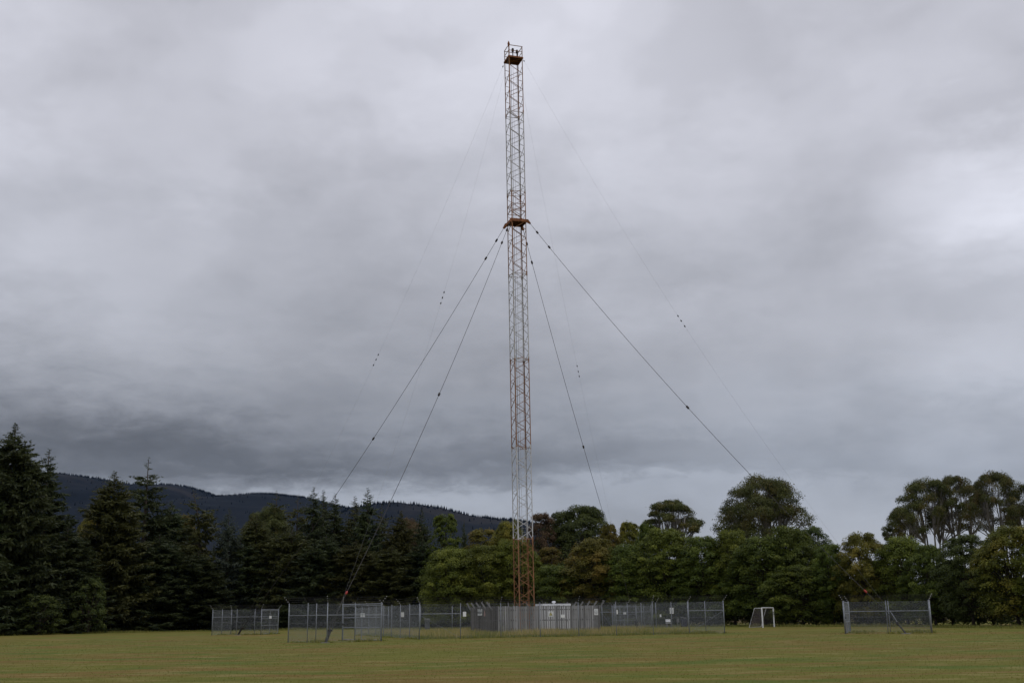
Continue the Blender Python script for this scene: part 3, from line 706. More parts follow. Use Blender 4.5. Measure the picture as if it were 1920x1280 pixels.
hm = leaf_mesh('hedge', Pn, r.normal(size=(k, 3))+np.array([0, -.5, .6]), r.normal(size=(k, 3)), .34*r.uniform(.7, 1.4, k), .6, .1+.6*r.random(k), LEAF['dark'])
sp = []  # dark brown sheet on the ground, stands in for shade under the trees
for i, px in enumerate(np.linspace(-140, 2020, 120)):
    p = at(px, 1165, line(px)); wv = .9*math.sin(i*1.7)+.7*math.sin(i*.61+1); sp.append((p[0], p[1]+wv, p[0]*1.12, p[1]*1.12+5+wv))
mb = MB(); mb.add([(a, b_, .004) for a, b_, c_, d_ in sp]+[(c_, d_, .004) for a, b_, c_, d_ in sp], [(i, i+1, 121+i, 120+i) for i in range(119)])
tag(mb.build('shade_strip', mat_plain('painted_belt_shade', (.042, .032, .020), .95, 0, .05, .5, 1.5)), 'dark sheet painted as shade under the tree belt', 'painted_shade', kind='structure')
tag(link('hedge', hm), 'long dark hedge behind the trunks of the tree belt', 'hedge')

# ------------------------------------------------------------------ guyed mast
MX, MY = .77, 98.0
mast = thing('lattice_mast', 'tall rusty red and white banded lattice mast with two platforms', 'radio mast', (MX, MY, 0))
mast.rotation_euler = (0, R(-.30), 0)
RL = .97; A0 = R(-26.6)
legp = {k: RL*np.array([math.cos(A0+i*math.pi/2), math.sin(A0+i*math.pi/2), 0]) for k, i in (('right', 0), ('far', 1), ('left', 2), ('near', 3))}
def lbar(mb, p, q, a, b, w, t):
    """angle iron: two flanges along directions a and b"""
    p = np.array(p, float); q = np.array(q, float); ax = q-p; L_ = np.linalg.norm(ax); ax /= L_
    for u, v_ in ((a, b), (b, a)):
        u = np.array(u, float); u -= ax*(u@ax); u /= np.linalg.norm(u); v_ = np.array(v_, float); v_ -= ax*(v_@ax); v_ -= u*(v_@u); v_ /= np.linalg.norm(v_)
        off = .0 if u is a else .0
        mb.box((p+q)/2+u*w/2+v_*(t/2 if (u@np.array(a)) > .5 else -t/2), (L_, w, t), np.stack([ax, u, v_], 1))
TOP = 53.2; RAIL = 54.4
order = ['near', 'right', 'far', 'left']
for i, k in enumerate(order):
    p = legp[k]; a = legp[order[(i+1) % 4]]-p; c = legp[order[i-1]]-p
    mb = MB(); lbar(mb, p, p+np.array([0, 0, RAIL]), a/np.linalg.norm(a), c/np.linalg.norm(c), .078, .012)
    for zj in np.arange(7.93, 54, 7.93):                      # splice plates
        for u in (a, c):
            u = u/np.linalg.norm(u); mb.bar(p+u*.05+np.array([0, 0, zj-.22]), p+u*.05+np.array([0, 0, zj+.22]), .03, .11, u)
    mb.build('leg', M['mast'], mast)
PAN = 1.65; Z0 = {'near': 1.25, 'right': .425, 'far': 1.25, 'left': .425}
faces = [('near', 'right', 1.25, .425), ('near', 'left', .425, 1.25), ('right', 'far', 1.25, .425), ('far', 'left', 1.25, .425)]
rest = MB()
cnt = 0
for fi, (k0, k1, o0, o1) in enumerate(faces):
    p0, p1 = legp[k0], legp[k1]; nrm = (p0+p1)/2; nrm = nrm/np.linalg.norm(nrm)
    segs = []
    z0 = o0-PAN
    while z0 < TOP+.1:
        for za, zb_, pa, pb in ((z0, z0+PAN/2, p0, p1), (z0+PAN/2, z0+PAN, p1, p0)):
            # node positions: leg k0 at o0+n*PAN, leg k1 half a panel away
            if za > .15 and zb_ < TOP-.02: segs.append((pa+np.array([0, 0, za]), pb+np.array([0, 0, zb_])))
        z0 += PAN
    for s, (pa, pb) in enumerate(segs):
        ax = pb-pa; ax /= np.linalg.norm(ax); vert = np.cross(nrm, ax)
        if vert[2] < 0: vert = -vert
        ind = fi == 0 or (fi == 1 and s < 100-len(segs))
        mb = MB() if ind else rest
        lbar(mb, pa-nrm*.02, pb-nrm*.02, vert, -nrm, .037, .007)
        if ind: mb.build('brace', M['mast'], mast)
tag(rest.build('brace', M['mast'], mast), kind='stuff')
# horizontal frames at the section joints
for zj in (7.93, 15.86, 23.79, 31.72, 39.65, 38.4, 37.75, 47.58):
    mb = MB()
    for i, k in enumerate(order):
        a, c = legp[k], legp[order[(i+1) % 4]]
        mb.bar(a*.97+np.array([0, 0, zj]), c*.97+np.array([0, 0, zj]), .04)
    mb.bar(legp['near']*.97+np.array([0, 0, zj+.045]), legp['far']*.97+np.array([0, 0, zj+.045]), .035)
    mb.build('horizontal_frame', M['mast'], mast)
mb = MB(); lx = np.array([.12, .25, 0])                       # climbing ladder and feeder inside
for s in (-.18, .18): mb.tube([lx+np.array([s, 0, .3]), lx+np.array([s, 0, 52.9])], .012, 5)
for z in np.arange(.6, 52.6, .36): mb.tube([lx+np.array([-.18, 0, z]), lx+np.array([.18, 0, z])], .008, 4)
mb.build('ladder', M['mast'], mast)
mb = MB(); mb.tube([(-.25, .1, 0), (-.25, .1, 53)], .022, 6); mb.build('feeder_cable', M['dark_steel'], mast)
def ring(mb, zc_, h, t, ex=1.0):
    for i, k in enumerate(order):
        a, c = legp[k]*ex, legp[order[(i+1) % 4]]*ex
        mb.bar(a+np.array([0, 0, zc_]), c+np.array([0, 0, zc_]), t, h)
# top platform
mb = MB(); P4 = [legp[k]*1.0 for k in order]
mb.add([p+np.array([0, 0, 53.20]) for p in P4]+[p+np.array([0, 0, 53.26]) for p in P4], [(3, 2, 1, 0), (4, 5, 6, 7), (0, 1, 5, 4), (1, 2, 6, 5), (2, 3, 7, 6), (3, 0, 4, 7)])
dk = mb.build('platform_deck', M['rust_dark'], mast)
mb = MB(); ring(mb, 53.22, .15, .06, 1.05)
mb.bar(P4[1]*.95+np.array([0, 0, 53.16]), P4[3]*.95+np.array([0, 0, 53.16]), .06); mb.bar((P4[0]+P4[3])*.5+np.array([0, 0, 53.16]), (P4[1]+P4[2])*.5+np.array([0, 0, 53.16]), .05)
mb.build('platform_frame', M['rust'], mast)
mb = MB(); ring(mb, RAIL, .05, .05, 1.0); ring(mb, 53.86, .04, .04, 1.0)
mb.build('guard_rail', M['mast'], mast)
mb = MB(); mb.lathe([(.05, 54.2), (.09, 54.36), (.12, 54.5), (.07, 54.68), (.0, 54.82)], P4[0], 8); mb.build('corner_cap', M['rust'], mast)
for (x, y, z) in ((-.05, .1, 54.25), (.35, .25, 54.15)):
    mb = MB(); mb.tube([(x, y, 53.26), (x, y, z-.1)], .05, 8); mb.lathe([(.05, z-.12), (.12, z-.06), (.13, z+.06), (.10, z+.12), (.13, z+.14), (.10, z+.26), (.0, z+.32)], (x, y, 0), 10)
    mb.build('obstruction_lamp', M['dark_steel'], mast)
# guy collar
CZ = 36.78
mb = MB(); ring(mb, CZ, .26, .07, 1.08); mb.build('collar_frame', M['rust'], mast)
mb = MB(); mb.add([p*1.0+np.array([0, 0, CZ-.05]) for p in P4]+[p*1.0+np.array([0, 0, CZ]) for p in P4], [(3, 2, 1, 0), (4, 5, 6, 7), (0, 1, 5, 4), (1, 2, 6, 5), (2, 3, 7, 6), (3, 0, 4, 7)])
for i in range(4): mb.bar(P4[i]*.95+np.array([0, 0, CZ-.1]), (P4[i]*.1+P4[(i+1) % 4]*.85)+np.array([0, 0, CZ-.1]), .05)
mb.build('collar_deck', M['rust_dark'], mast)
for k in order:
    p = legp[k]; u = p/np.linalg.norm(p); s = np.cross(u, (0, 0, 1))
    mb = MB(); a = .012
    pts = [p*1.0+np.array([0, 0, CZ+.13]), p*1.22+np.array([0, 0, CZ+.10]), p*1.48+np.array([0, 0, CZ-.30]), p*1.36+np.array([0, 0, CZ-.38]), p*1.0+np.array([0, 0, CZ-.14])]
    mb.add([q+s*a*6 for q in pts]+[q-s*a*6 for q in pts], [tuple(range(5)), tuple(range(9, 4, -1))]+[(i, (i+5), (i+1) % 5+5, (i+1) % 5) for i in range(5)])
    mb.build('guy_bracket', M['rust'], mast)
mb = MB(); mb.box((0, 0, .12), (2.2, 2.2, .24)); mb.build('footing', M['concrete'], mast)
bpy.context.view_layer.update()
mw = mast.matrix_world.copy()
def mpt(v): return np.array(mw@Vector(v))

# ------------------------------------------------------------------ anchors and guy wires
anch = {'near': gnd(610, 1204.5), 'left': gnd(446, 1190), 'right': gnd(1699, 1187.5), 'far': gnd(1195, 1177.3)}
nice = {'near': 'inside the nearest enclosure at left', 'left': 'inside the far left enclosure', 'right': 'inside the enclosure at the far right', 'far': 'inside the enclosure behind the compound'}
ends = {}
for k, p in anch.items():
    d_ = mpt((0, 0, 44))-p; d_ /= np.linalg.norm(d_); side = np.cross(d_, (0, 0, 1)); side /= np.linalg.norm(side)
    t = thing('guy_anchor', 'dark steel guy anchor with turnbuckles '+nice[k], 'guy anchor', tuple(p), 0, 'guy wire anchors')
    mb = MB(); mb.box((0, 0, .01), (.55, .45, .06)); mb.build('footing', M['concrete'], t)
    mb = MB()
    for s in (-.07, .07): mb.bar(side*s, side*s+d_*.95, .035, .10, side)
    mb.bar(-side*.1+d_*.5, side*.1+d_*.5, .06); mb.build('anchor_shaft', M['dark_steel'], t)
    mb = MB(); mb.bar(d_*.82-side*.17+np.array([0, 0, -.06]), d_*1.02+side*.0, .05, .2, side); mb.bar(d_*.9-side*.17, d_*.9+side*.17, .16, .04, d_); mb.build('equaliser_plate', M['dark_steel'], t)
    for wi, (lv, s) in enumerate((('mid', -.14), ('top', .14))):
        tgt = mpt(legp[k]*1.42+np.array([0, 0, CZ-.34])) if lv == 'mid' else mpt(legp[k]*1.02+np.array([0, 0, 53.15]))
        e0 = p+d_*.92+side*s*(1 if k != 'near' else 1); dv = tgt-e0; dv /= np.linalg.norm(dv)
        e1 = e0+dv*.95
        mb = MB(); q0, q1 = e0-p, e1-p
        for s2 in (-.03, .03): mb.tube([q0+dv*.2+side*s2, q1-dv*.2+side*s2], .016, 6)
        mb.tube([q0, q0+dv*.3], .02, 6); mb.tube([q1-dv*.3, q1], .02, 6)
        mb.build('turnbuckle', M['galv'] if wi and k == 'right' else M['dark_steel'], t)
        ends[(k, lv)] = (e1, tgt)
marks = {  # where insulators are seen along each wire
 ('left', 'mid'): [(932, 452), (913, 485), (701, 823)], ('near', 'mid'): [(953, 432), (943, 456), (825, 740), ('r', 652, 1112)],
 ('right', 'mid'): [(1006, 437), (1028, 465), (1287, 765), ('r', 1620, 1111)], ('far', 'mid'): [(986, 457), (995, 493), (1090, 839)],
 ('near', 'top'): [(829.8, 547), (827, 557), (824, 567)], ('left', 'top'): [(938, 110), (707, 663), (702.5, 673), (698, 683)],
 ('far', 'top'): [(1080, 687), (1081.7, 697), (1083, 706)], ('right', 'top'): [(986.5, 98), (1276, 589), (1282, 598), (1288, 608)]}
wl = {('left', 'mid'): 'dark guy wire from the middle platform down to the far left enclosure', ('near', 'mid'): 'dark guy wire with a red marker from the middle platform to the nearest enclosure',
 ('right', 'mid'): 'dark guy wire from the middle platform down to the far right enclosure', ('far', 'mid'): 'dark guy wire from the middle platform to the enclosure behind the compound',
 ('near', 'top'): 'faint guy wire from the mast top to the nearest enclosure', ('left', 'top'): 'faint guy wire from the mast top to the far left enclosure',
 ('far', 'top'): 'faint guy wire from the mast top to the enclosure behind the compound', ('right', 'top'): 'faint guy wire from the mast top to the far right enclosure'}
for key, (e1, tgt) in ends.items():
    sag = 1.05 if key[1] == 'mid' else 2.2
    def cpt(s, e1=e1, tgt=tgt, sag=sag): return e1+(tgt-e1)*s-np.array([0, 0, sag*4*s*(1-s)])
    t = thing('guy_wire', wl[key], 'guy wire', tuple(e1), 0, 'guy wires of the mast')
    mb = MB(); mb.tube([cpt(s)-e1 for s in np.linspace(0, 1, 60)], .019 if key[1] == 'mid' else .0040, 5)
    mb.build('cable', M['cable'] if key[1] == 'mid' else M['thin_cable'], t)
    ss = np.linspace(0.005, .995, 800); pp = [proj(cpt(s)) for s in ss]
    for mk in marks[key]:
        red = mk[0] == 'r'; mx_, my_ = mk[-2:]
        i = int(np.argmin([(a-mx_)**2+(b_-my_)**2 for a, b_ in pp])); s = ss[i]
        c = cpt(s)-e1; ax = cpt(s+.004)-cpt(s-.004); ax /= np.linalg.norm(ax)
        k_ = (.62 if red else .78) if key[1] == 'mid' else .42
        mb = MB(); mb.lathe([(0, -.24*k_), (.06*k_, -.22*k_), (.13*k_, -.10*k_), (.10*k_, 0), (.13*k_, .10*k_), (.06*k_, .22*k_), (0, .24*k_)], c, 8, ax)
        ob = mb.build('insulator', M['red'] if red else (M['insul'] if key[1] == 'mid' else M['dark_steel']), t, smooth=True)
        if red: ob['label'] = 'red marker on the wire'

# ------------------------------------------------------------------ chain link fences
def mesh_panel(w_, h, pitch=.06, wr=.00115, z0=.04):
    mb = MB()
    span = w_; k = int((w_+h)/pitch)+1
    for dirn in (1, -1):
        for i in range(k):
            x0 = -h+i*pitch
            a = [x0, 0.0]; b_ = [x0+h, h]
            if a[0] < 0: a[1] = -a[0]; a[0] = 0
            if b_[0] > span: b_[1] -= (b_[0]-span); b_[0] = span
            if b_[1]-a[1] < .03: continue
            if dirn < 0: a[0] = span-a[0]; b_[0] = span-b_[0]
            yo = .004*dirn
            p = np.array([a[0], yo, a[1]+z0]); q_ = np.array([b_[0], yo, b_[1]+z0])
            u = (q_-p); u /= np.linalg.norm(u); n_ = np.array([-u[2], 0, u[0]])
            tri = [np.array([0, wr*1.2, 0]), n_*wr-np.array([0, wr*.7, 0]), -n_*wr-np.array([0, wr*.7, 0])]
            mb.add([p+o_ for o_ in tri]+[q_+o_ for o_ in tri], [(0, 1, 4, 3), (1, 2, 5, 4), (2, 0, 3, 5)])
    for zz in (z0, z0+h*.5, z0+h): mb.tube([(0, 0, zz), (span, 0, zz)], .0022, 4)
    return mb.mesh('mesh_panel', M['mesh'])
_mp = {}
def get_panel(w_, h):
    k = (round(w_, 2), round(h, 2))
    if k not in _mp: _mp[k] = mesh_panel(*k)
    return _mp[k]
_post = {}
def get_post(h, r):
    k = (h, r)
    if k not in _post:
        mb = MB(); mb.tube([(0, 0, 0), (0, 0, h)], r, 8); mb.lathe([(r*1.15, h-.03), (r*1.15, h+.01), (0, h+.04)], (0, 0, 0), 8)
        _post[k] = mb.mesh('post', M['galv'], True)
    return _post[k]
mb = MB(); mb.bar((0, 0, -.03), (.32, 0, .40), .024, .014, (0, 1, 0)); ARM = mb.mesh('barbed_wire_arm', M['dark_steel'])
mb = MB(); mb.lathe([(0, -.022), (.017, -.016), (.020, 0), (.017, .016), (0, .022)], (0, 0, 0), 8); INS = mb.mesh('insulator', M['porcelain'], True)
def chainlink(label, corners, spans, h, gate=None, railed='all', braces=True, post_r=.029, corner_r=.037, ins=True, rail_z=1.74):
    C_ = [np.array([c[0], c[1], 0.0]) for c in corners]; cen = sum(C_)/len(C_)
    t = thing('chain_link_fence', label, 'fence', tuple(cen), 0, 'chain link fences')
    tops = []
    m_ = len(C_)
    for i in range(m_):
        a, c = C_[i]-cen, C_[(i+1) % m_]-cen; d_ = c-a; L_ = np.linalg.norm(d_); u = d_/L_; ang = math.atan2(u[1], u[0])
        nrm = np.array([u[1], -u[0], 0]);
        if nrm@((a+c)/2) < 0: nrm = -nrm
        prev = C_[i-1]-cen; pu = a-prev; pu /= np.linalg.norm(pu); pn = np.array([pu[1], -pu[0], 0])
        if pn@((a+prev)/2) < 0: pn = -pn
        ns = spans[i] if isinstance(spans, (list, tuple)) else spans
        for s in range(ns):
            p = a+d_*s/ns; on = nrm if s else (nrm+pn)/np.linalg.norm(nrm+pn)
            po = link('post', get_post(h+.03, corner_r if s == 0 else post_r), t, tuple(p))
            oz = math.atan2(on[1], on[0])
            link('barbed_wire_arm', ARM, po, (0, 0, h), oz)
            if ins and (s == 0 or s % 2 == 0):
                for k in range(3):
                    f = .3+.35*k; link('insulator', INS, po, tuple(np.array([on[0]*.32*f, on[1]*.32*f, h+.05+.40*f])))
            tops.append((p, on))
            wspan = L_/ns
            isgate = gate is not None and gate[0] == i and (len(gate) == 1 or s in gate[1])
            if not isgate:
                link('mesh_panel', get_panel(wspan, h-.06), t, tuple(p+u*0.0+nrm*.045), ang)
                if railed == 'all' or s == 0 or s == ns-1:
                    mb = MB(); mb.tube([p+np.array([0, 0, rail_z])+u*.03, p+u*(wspan-.03)+np.array([0, 0, rail_z])], .025, 7); mb.build('rail', M['galv'], t)
                    if railed != 'all' and braces:
                        mb = MB(); q0, q1 = p+np.array([0, 0, rail_z-.06]), p+u*(wspan-.06)+np.array([0, 0, .1])
                        if s == ns-1: q0, q1 = p+np.array([0, 0, .1]), p+u*(wspan-.06)+np.array([0, 0, rail_z-.06])
                        mb.tube([q0-nrm*.05, q1-nrm*.05], .008, 5); mb.build('brace_wire', M['galv'], t)
        if gate is not None and gate[0] == i:
            ss = gate[1] if len(gate) > 1 else list(range(ns))
            for s in ss:
                p = a+d_*s/ns; wspan = L_/ns
                mb = MB(); gh = h-.12
                for (q0, q1) in (((.07, .08), (wspan-.07, .08)), ((.07, gh), (wspan-.07, gh)), ((.07, .08), (.07, gh)), ((wspan-.07, .08), (wspan-.07, gh)), ((.07, gh*.66), (wspan-.07, gh*.66)), ((.07, gh*.38), (wspan-.07, gh*.38)), ((wspan*.5, .08), (wspan*.5, gh))):
                    mb.tube([p+u*q0[0]+np.array([0, 0, q0[1]]), p+u*q1[0]+np.array([0, 0, q1[1]])], .026, 7)
                gt = mb.build('gate', M['galv'], t)
                link('gate_mesh', get_panel(wspan-.14, gh-.1), gt, tuple(p+u*.07+nrm*.035+np.array([0, 0, .02])), ang)
                mb = MB(); mb.box(p+u*(wspan-.12)+np.array([0, 0, 1.1])-nrm*.06, (.12, .05, .16)); mb.build('latch', M['dark_steel'], gt)
            mb = MB(); mb.tube([a+np.array([0, 0, h-.02]), c+np.array([0, 0, h-.02])], .030, 7); mb.build('gate_lintel', M['galv'], t)
    for k in range(3):
        f = .3+.35*k
        pts = [p+on*.32*f+np.array([0, 0, h+.02+.40*f]) for p, on in tops]; pts.append(pts[0])
        mb = MB(); mb.tube(pts, .004, 4)
        rr = random.Random(k)
        for q0, q1 in zip(pts[:-1], pts[1:]):
            for s in np.arange(.1, 1, .12):
                c = q0+(q1-q0)*s; mb.bar(c+np.array([0, 0, -.02]), c+np.array([.01, .01, .02]), .004)
        mb.build('barbed_wire', M['dark_steel'], t)
    return t, cen

def square(cx, cy, h, a):
    u = np.array([math.cos(a), math.sin(a)]); v_ = np.array([-u[1], u[0]]); c = np.array([cx, cy])
    return [c-h*u-h*v_, c+h*u-h*v_, c+h*u+h*v_, c-h*u+h*v_]
COMP = square(.81, 97.4, 12.15, .324)
chainlink('large square chain link compound fence around the wooden paling fence', COMP, 8, 2.42, railed='ends')
def quad(x, y, s1, s2, a):
    p = np.array([x, y]); u = np.array([math.cos(a), math.sin(a)])*s1; v = np.array([-math.sin(a), math.cos(a)])*s2
    return [p, p+u, p+u+v, p+v]
NEAR = quad(-15.237, 77.472, 4.224, 4.542, -.758)
chainlink('nearest chain link enclosure, left of the compound, with a double sign on its gate', NEAR, [2, 2, 1, 2], 2.47, gate=(2,))
FARL = quad(-30.274, 115.173, 5.088, 4.9, -.141)
chainlink('small far left chain link enclosure with a square sign on its gate', FARL, [2, 1, 2, 2], 2.46, gate=(1,))
RIGHT = quad(23.273, 81.735, 5.727, 5.528, -.341)
chainlink('chain link enclosure standing alone at the far right', RIGHT, [2, 2, 2, 1], 2.2, gate=(3,), corner_r=.062, rail_z=1.52)
BACK = quad(10.708, 127.763, 3.086, 3.253, -.638)
chainlink('chain link enclosure seen through the compound, behind the paling fence', BACK, [1, 2, 1, 2], 2.4, gate=(0,))

# ------------------------------------------------------------------ wooden paling fence
WOOD = square(1.51, 97.33, 4.35, .2843)
cen = np.array([1.51, 97.33, 0.0])
wf = thing('paling_fence', 'weathered grey wooden paling fence around the mast foot', 'fence', tuple(cen))
mb_arm = MB(); mb_arm.cur = .12; mb_arm.bar((-.05, 0, -.30), (.40, 0, .34), .13, .05, (0, 1, 0)); WARM = mb_arm.mesh('barbed_wire_arm', M['wood'])
wtops = []
for i in range(4):
    a, c = WOOD[i]-cen[:2], WOOD[(i+1) % 4]-cen[:2]; a = np.array([*a, 0]); c = np.array([*c, 0])
    d_ = c-a; L_ = np.linalg.norm(d_); u = d_/L_; nrm = np.array([u[1], -u[0], 0]); ang = math.atan2(u[1], u[0])
    rot = np.stack([u, -nrm, np.array([0, 0, 1.0])], 1)
    mb = MB(); k = int(L_/.187)
    for j in range(k):
        x = (j+.5)*L_/k; mb.cur = random.random(); h = 2.24+random.uniform(-.03, .03); wd = .130+random.uniform(-.008, .008)
        tl = random.uniform(-.012, .012)
        ca = np.array([[math.cos(tl), 0, math.sin(tl)], [0, 1, 0], [-math.sin(tl), 0, math.cos(tl)]])
        mb.box(a+u*x+nrm*(.012+random.uniform(0, .008))+np.array([0, 0, h/2+.03]), (wd, .02, h), rot@ca)
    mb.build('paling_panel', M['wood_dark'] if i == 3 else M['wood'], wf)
    for z in (.42, 1.16, 1.98):
        mb = MB(); mb.cur = .3; mb.box(a+d_/2-nrm*.028+np.array([0, 0, z]), (L_-.12, .045, .09), rot); mb.build('rail', M['wood_dark'], wf)
    npst = 5
    for j in range(npst):
        p = a+d_*j/npst-nrm*.10
        mb = MB(); mb.cur = .45; mb.box(p+np.array([0, 0, 1.15]), (.10, .10, 2.3), rot); po = mb.build('post', M['wood_dark'], wf)
        on = nrm if j else (nrm-u)/math.sqrt(2)
        wtops.append((p+nrm*.12, on))
        if i == 0: continue
        link('barbed_wire_arm', WARM, po, tuple(p+np.array([0, 0, 2.30])+nrm*.12), math.atan2(on[1], on[0])+random.uniform(-.08, .08))
for k in range(3):
    f = .3+.3*k; pts = [p+on*.42*f+np.array([0, 0, 2.34+.5*f]) for p, on in wtops]; pts.append(pts[0])
    mb = MB(); mb.tube(pts, .005, 4); mb.build('barbed_wire', M['dark_steel'], wf)
# faded paint patch beside the sign on the dark side
def on_side(px, py, A, Bc, off):
    """point on the vertical plane through ground points A-B pushed out by off towards the camera, seen at pixel"""
    A = np.array([A[0], A[1], 0.0]); Bc = np.array([Bc[0], Bc[1], 0.0]); u = Bc-A; u /= np.linalg.norm(u); n_ = np.array([u[1], -u[0], 0])
    if n_@(CAM-A) < 0: n_ = -n_
    A2 = A+n_*off; d_ = ray(px, py); s = ((A2-CAM)@n_)/(d_@n_); return CAM+d_*s, u, n_
P_, u, n_ = on_side(908.5, 1150, WOOD[3], WOOD[0], .036)
if u[0] < 0: u = -u
mb = MB(); pts = [(-.16, -.16), (.04, -.22), (.2, -.12), (.13, .1), (.03, .36), (-.08, .12)]
Q = [P_-cen+u*x*1.6+np.array([0, 0, z]) for x, z in pts]
mb.add([q+n_*.004 for q in Q]+[q-n_*.008 for q in Q], [tuple(range(6)), tuple(range(11, 5, -1))]+[(i, i+6, (i+1) % 6+6, (i+1) % 6) for i in range(6)])
mb.build('faded_notice', M['pink'], wf)

# ------------------------------------------------------------------ signs
def sign(px0, py0, px1, py1, A, Bc, off, label, art=None):
    Pc, u, n_ = on_side((px0+px1)/2, (py0+py1)/2, A, Bc, off)
    if (n_[0]*u[1]-n_[1]*u[0]) > 0: u = -u
    u = np.cross(np.array([0, 0, 1.0]), n_)          # to the viewer's right
    a, _, _ = on_side(px0, (py0+py1)/2, A, Bc, off); c, _, _ = on_side(px1, (py0+py1)/2, A, Bc, off)
    wd = np.linalg.norm(c-a); e, _, _ = on_side((px0+px1)/2, py0, A, Bc, off); f, _, _ = on_side((px0+px1)/2, py1, A, Bc, off)
    ht = abs(e[2]-f[2])
    t = thing('warning_sign' if art else 'notice_board', label, 'sign', tuple(Pc), math.atan2(u[1], u[0]), 'signs on the fences')
    mb = MB(); mb.box((0, 0, 0), (wd, .012, ht)); mb.build('sign_plate', M['sign_white'], t)
    mb = MB()
    for z in (-ht*.38, ht*.38): mb.lathe([(.012, 0), (.012, .01), (0, .014)], (0, -.007, z), 6, (0, -1, 0))
    mb.build('fixing_screw', M['galv'], t)
    yy = -.010
    def stroke(mb, p, q, w2): mb.bar((p[0], yy, p[1]), (q[0], yy, q[1]), w2, .004, (0, 1, 0)) if False else mb.tube([(p[0], yy, p[1]), (q[0], yy, q[1])], w2*.36, 4)
    if art == 'mast':                                    # mast figure under arcs of radio waves, text strip below
        mb = MB(); h = ht
        arc = [(wd*.30*math.cos(th), h*.16+wd*.30*math.sin(th)) for th in np.linspace(R(-25), R(205), 10)]
        for p, q_ in zip(arc[:-1], arc[1:]): stroke(mb, p, q_, .055*wd)
        for sgn in (-1, 1):
            stroke(mb, (sgn*wd*.27, h*.10), (sgn*wd*.43, -h*.12), .07*wd)
            stroke(mb, (0, h*.10), (sgn*wd*.16, -h*.12), .06*wd)
        stroke(mb, (-wd*.43, -h*.13), (wd*.43, -h*.13), .06*wd); stroke(mb, (0, h*.10), (0, h*.42), .05*wd)
        mb.build('pictogram', M['sign_dark'], t)
    if art == 'noentry':
        mb = MB(); h = ht
        cir = [(wd*.30*math.cos(th), h*.16+wd*.36*math.sin(th)) for th in np.linspace(0, 6.283, 17)]
        for p, q_ in zip(cir[:-1], cir[1:]): stroke(mb, p, q_, .08*wd)
        stroke(mb, (-wd*.22, h*.16+wd*.26), (wd*.22, h*.16-wd*.26), .09*wd); stroke(mb, (-wd*.36, -h*.14), (wd*.42, -h*.14), .05*wd)
        mb.build('pictogram', M['sign_dark'], t)
    if art in ('mast', 'noentry'):
        mb = MB(); mb.box((0, -.0075, -ht*.27), (wd*.62, .003, ht*.10)); mb.build('caption_strip', M['sign_grey'], t)
    if art == 'yellow':
        mb = MB(); q_ = [(-wd*.34, -ht*.30), (wd*.34, -ht*.30), (0, ht*.36)]
        mb.add([(x, -.0085, z) for x, z in q_]+[(x, -.0065, z) for x, z in q_], [(0, 1, 2), (5, 4, 3), (0, 3, 4, 1), (1, 4, 5, 2), (2, 5, 3, 0)]); mb.build('warning_triangle', M['sign_yellow'], t)
        mb = MB()
        for p, q2 in zip(q_, q_[1:]+q_[:1]): stroke(mb, p, q2, .05*wd)
        stroke(mb, (0, ht*.12), (0, -ht*.10), .06*wd); mb.build('triangle_border', M['sign_dark'], t)
    return t
FR = (COMP[0], COMP[1]); LF = (COMP[3], COMP[0]); BK = (COMP[3], COMP[2]); RT = (COMP[1], COMP[2])
sign(868, 1146, 874, 1155, *FR, .06, 'plain white board on the front mesh just left of the paling fence')
sign(752, 1147, 757.5, 1156, *LF, .06, 'plain white board on the left side mesh of the compound')
sign(895.8, 1140.8, 904, 1153, WOOD[3], WOOD[0], .045, 'white radio hazard sign on the dark left side of the paling fence', 'mast')
sign(1114, 1140.6, 1121.3, 1152.2, WOOD[0], WOOD[1], .045, 'white radio hazard sign at the right end of the paling fence', 'mast')
sign(1028, 1145.2, 1037.2, 1155, WOOD[0], WOOD[1], .045, 'white sign with a yellow warning triangle on the paling fence', 'yellow')
sign(1051.8, 1151.2, 1058.6, 1157, *FR, .06, 'small blank white plate right of the yellow triangle sign')
sign(1255.8, 1138.6, 1263, 1149.6, *BK, .06, 'white prohibition sign with a barred circle on the back mesh', 'noentry')
sign(1237, 1151, 1240, 1156, *BK, .06, 'tiny white plate left of the barred circle sign')
sign(1156, 1142.5, 1158.3, 1150.5, *FR, .06, 'narrow white strip sign on the front mesh right of the paling fence')
sign(1168.8, 1147, 1174, 1151, BACK[0], BACK[1], .06, 'small white plate on the gate of the back enclosure')
sign(676, 1149, 679, 1156, NEAR[3], NEAR[2], .06, 'left half of the pair of white plates on the near gate')
sign(680, 1149, 684, 1156, NEAR[3], NEAR[2], .09, 'right half of the pair of white plates on the near gate')
sign(505, 1153.8, 509.2, 1158.8, FARL[1], FARL[2], .06, 'square white plate on the gate of the far left enclosure')

# ------------------------------------------------------------------ equipment cabin inside the paling fence
cabc = np.array([3.15, 96.2, 0]); ca_ = .2843
cb = thing('equipment_cabin', 'white flat-roofed equipment cabin behind the palings', 'hut', tuple(cabc), ca_)
mb = MB(); mb.box((-.62, 0, 1.18), (1.08, 1.9, 2.2)); mb.box((.60, 0, 1.18), (1.04, 1.9, 2.2)); mb.build('cabin_wall', M['white'], cb)
mb = MB(); mb.box((0, .1, 1.15), (.14, 1.6, 2.1)); mb.build('recess', M['shed_dark'], cb)
mb = MB(); mb.box((-.64, 0, 2.37), (1.20, 2.1, .16)); mb.box((.62, 0, 2.37), (1.16, 2.1, .16)); mb.build('roof', M['white'], cb)
mb = MB(); mb.lathe([(.10, 2.45), (.10, 2.55), (.17, 2.56), (.15, 2.64), (0, 2.70)], (-.12, -.55, 0), 10); mb.build('roof_vent', M['white'], cb)
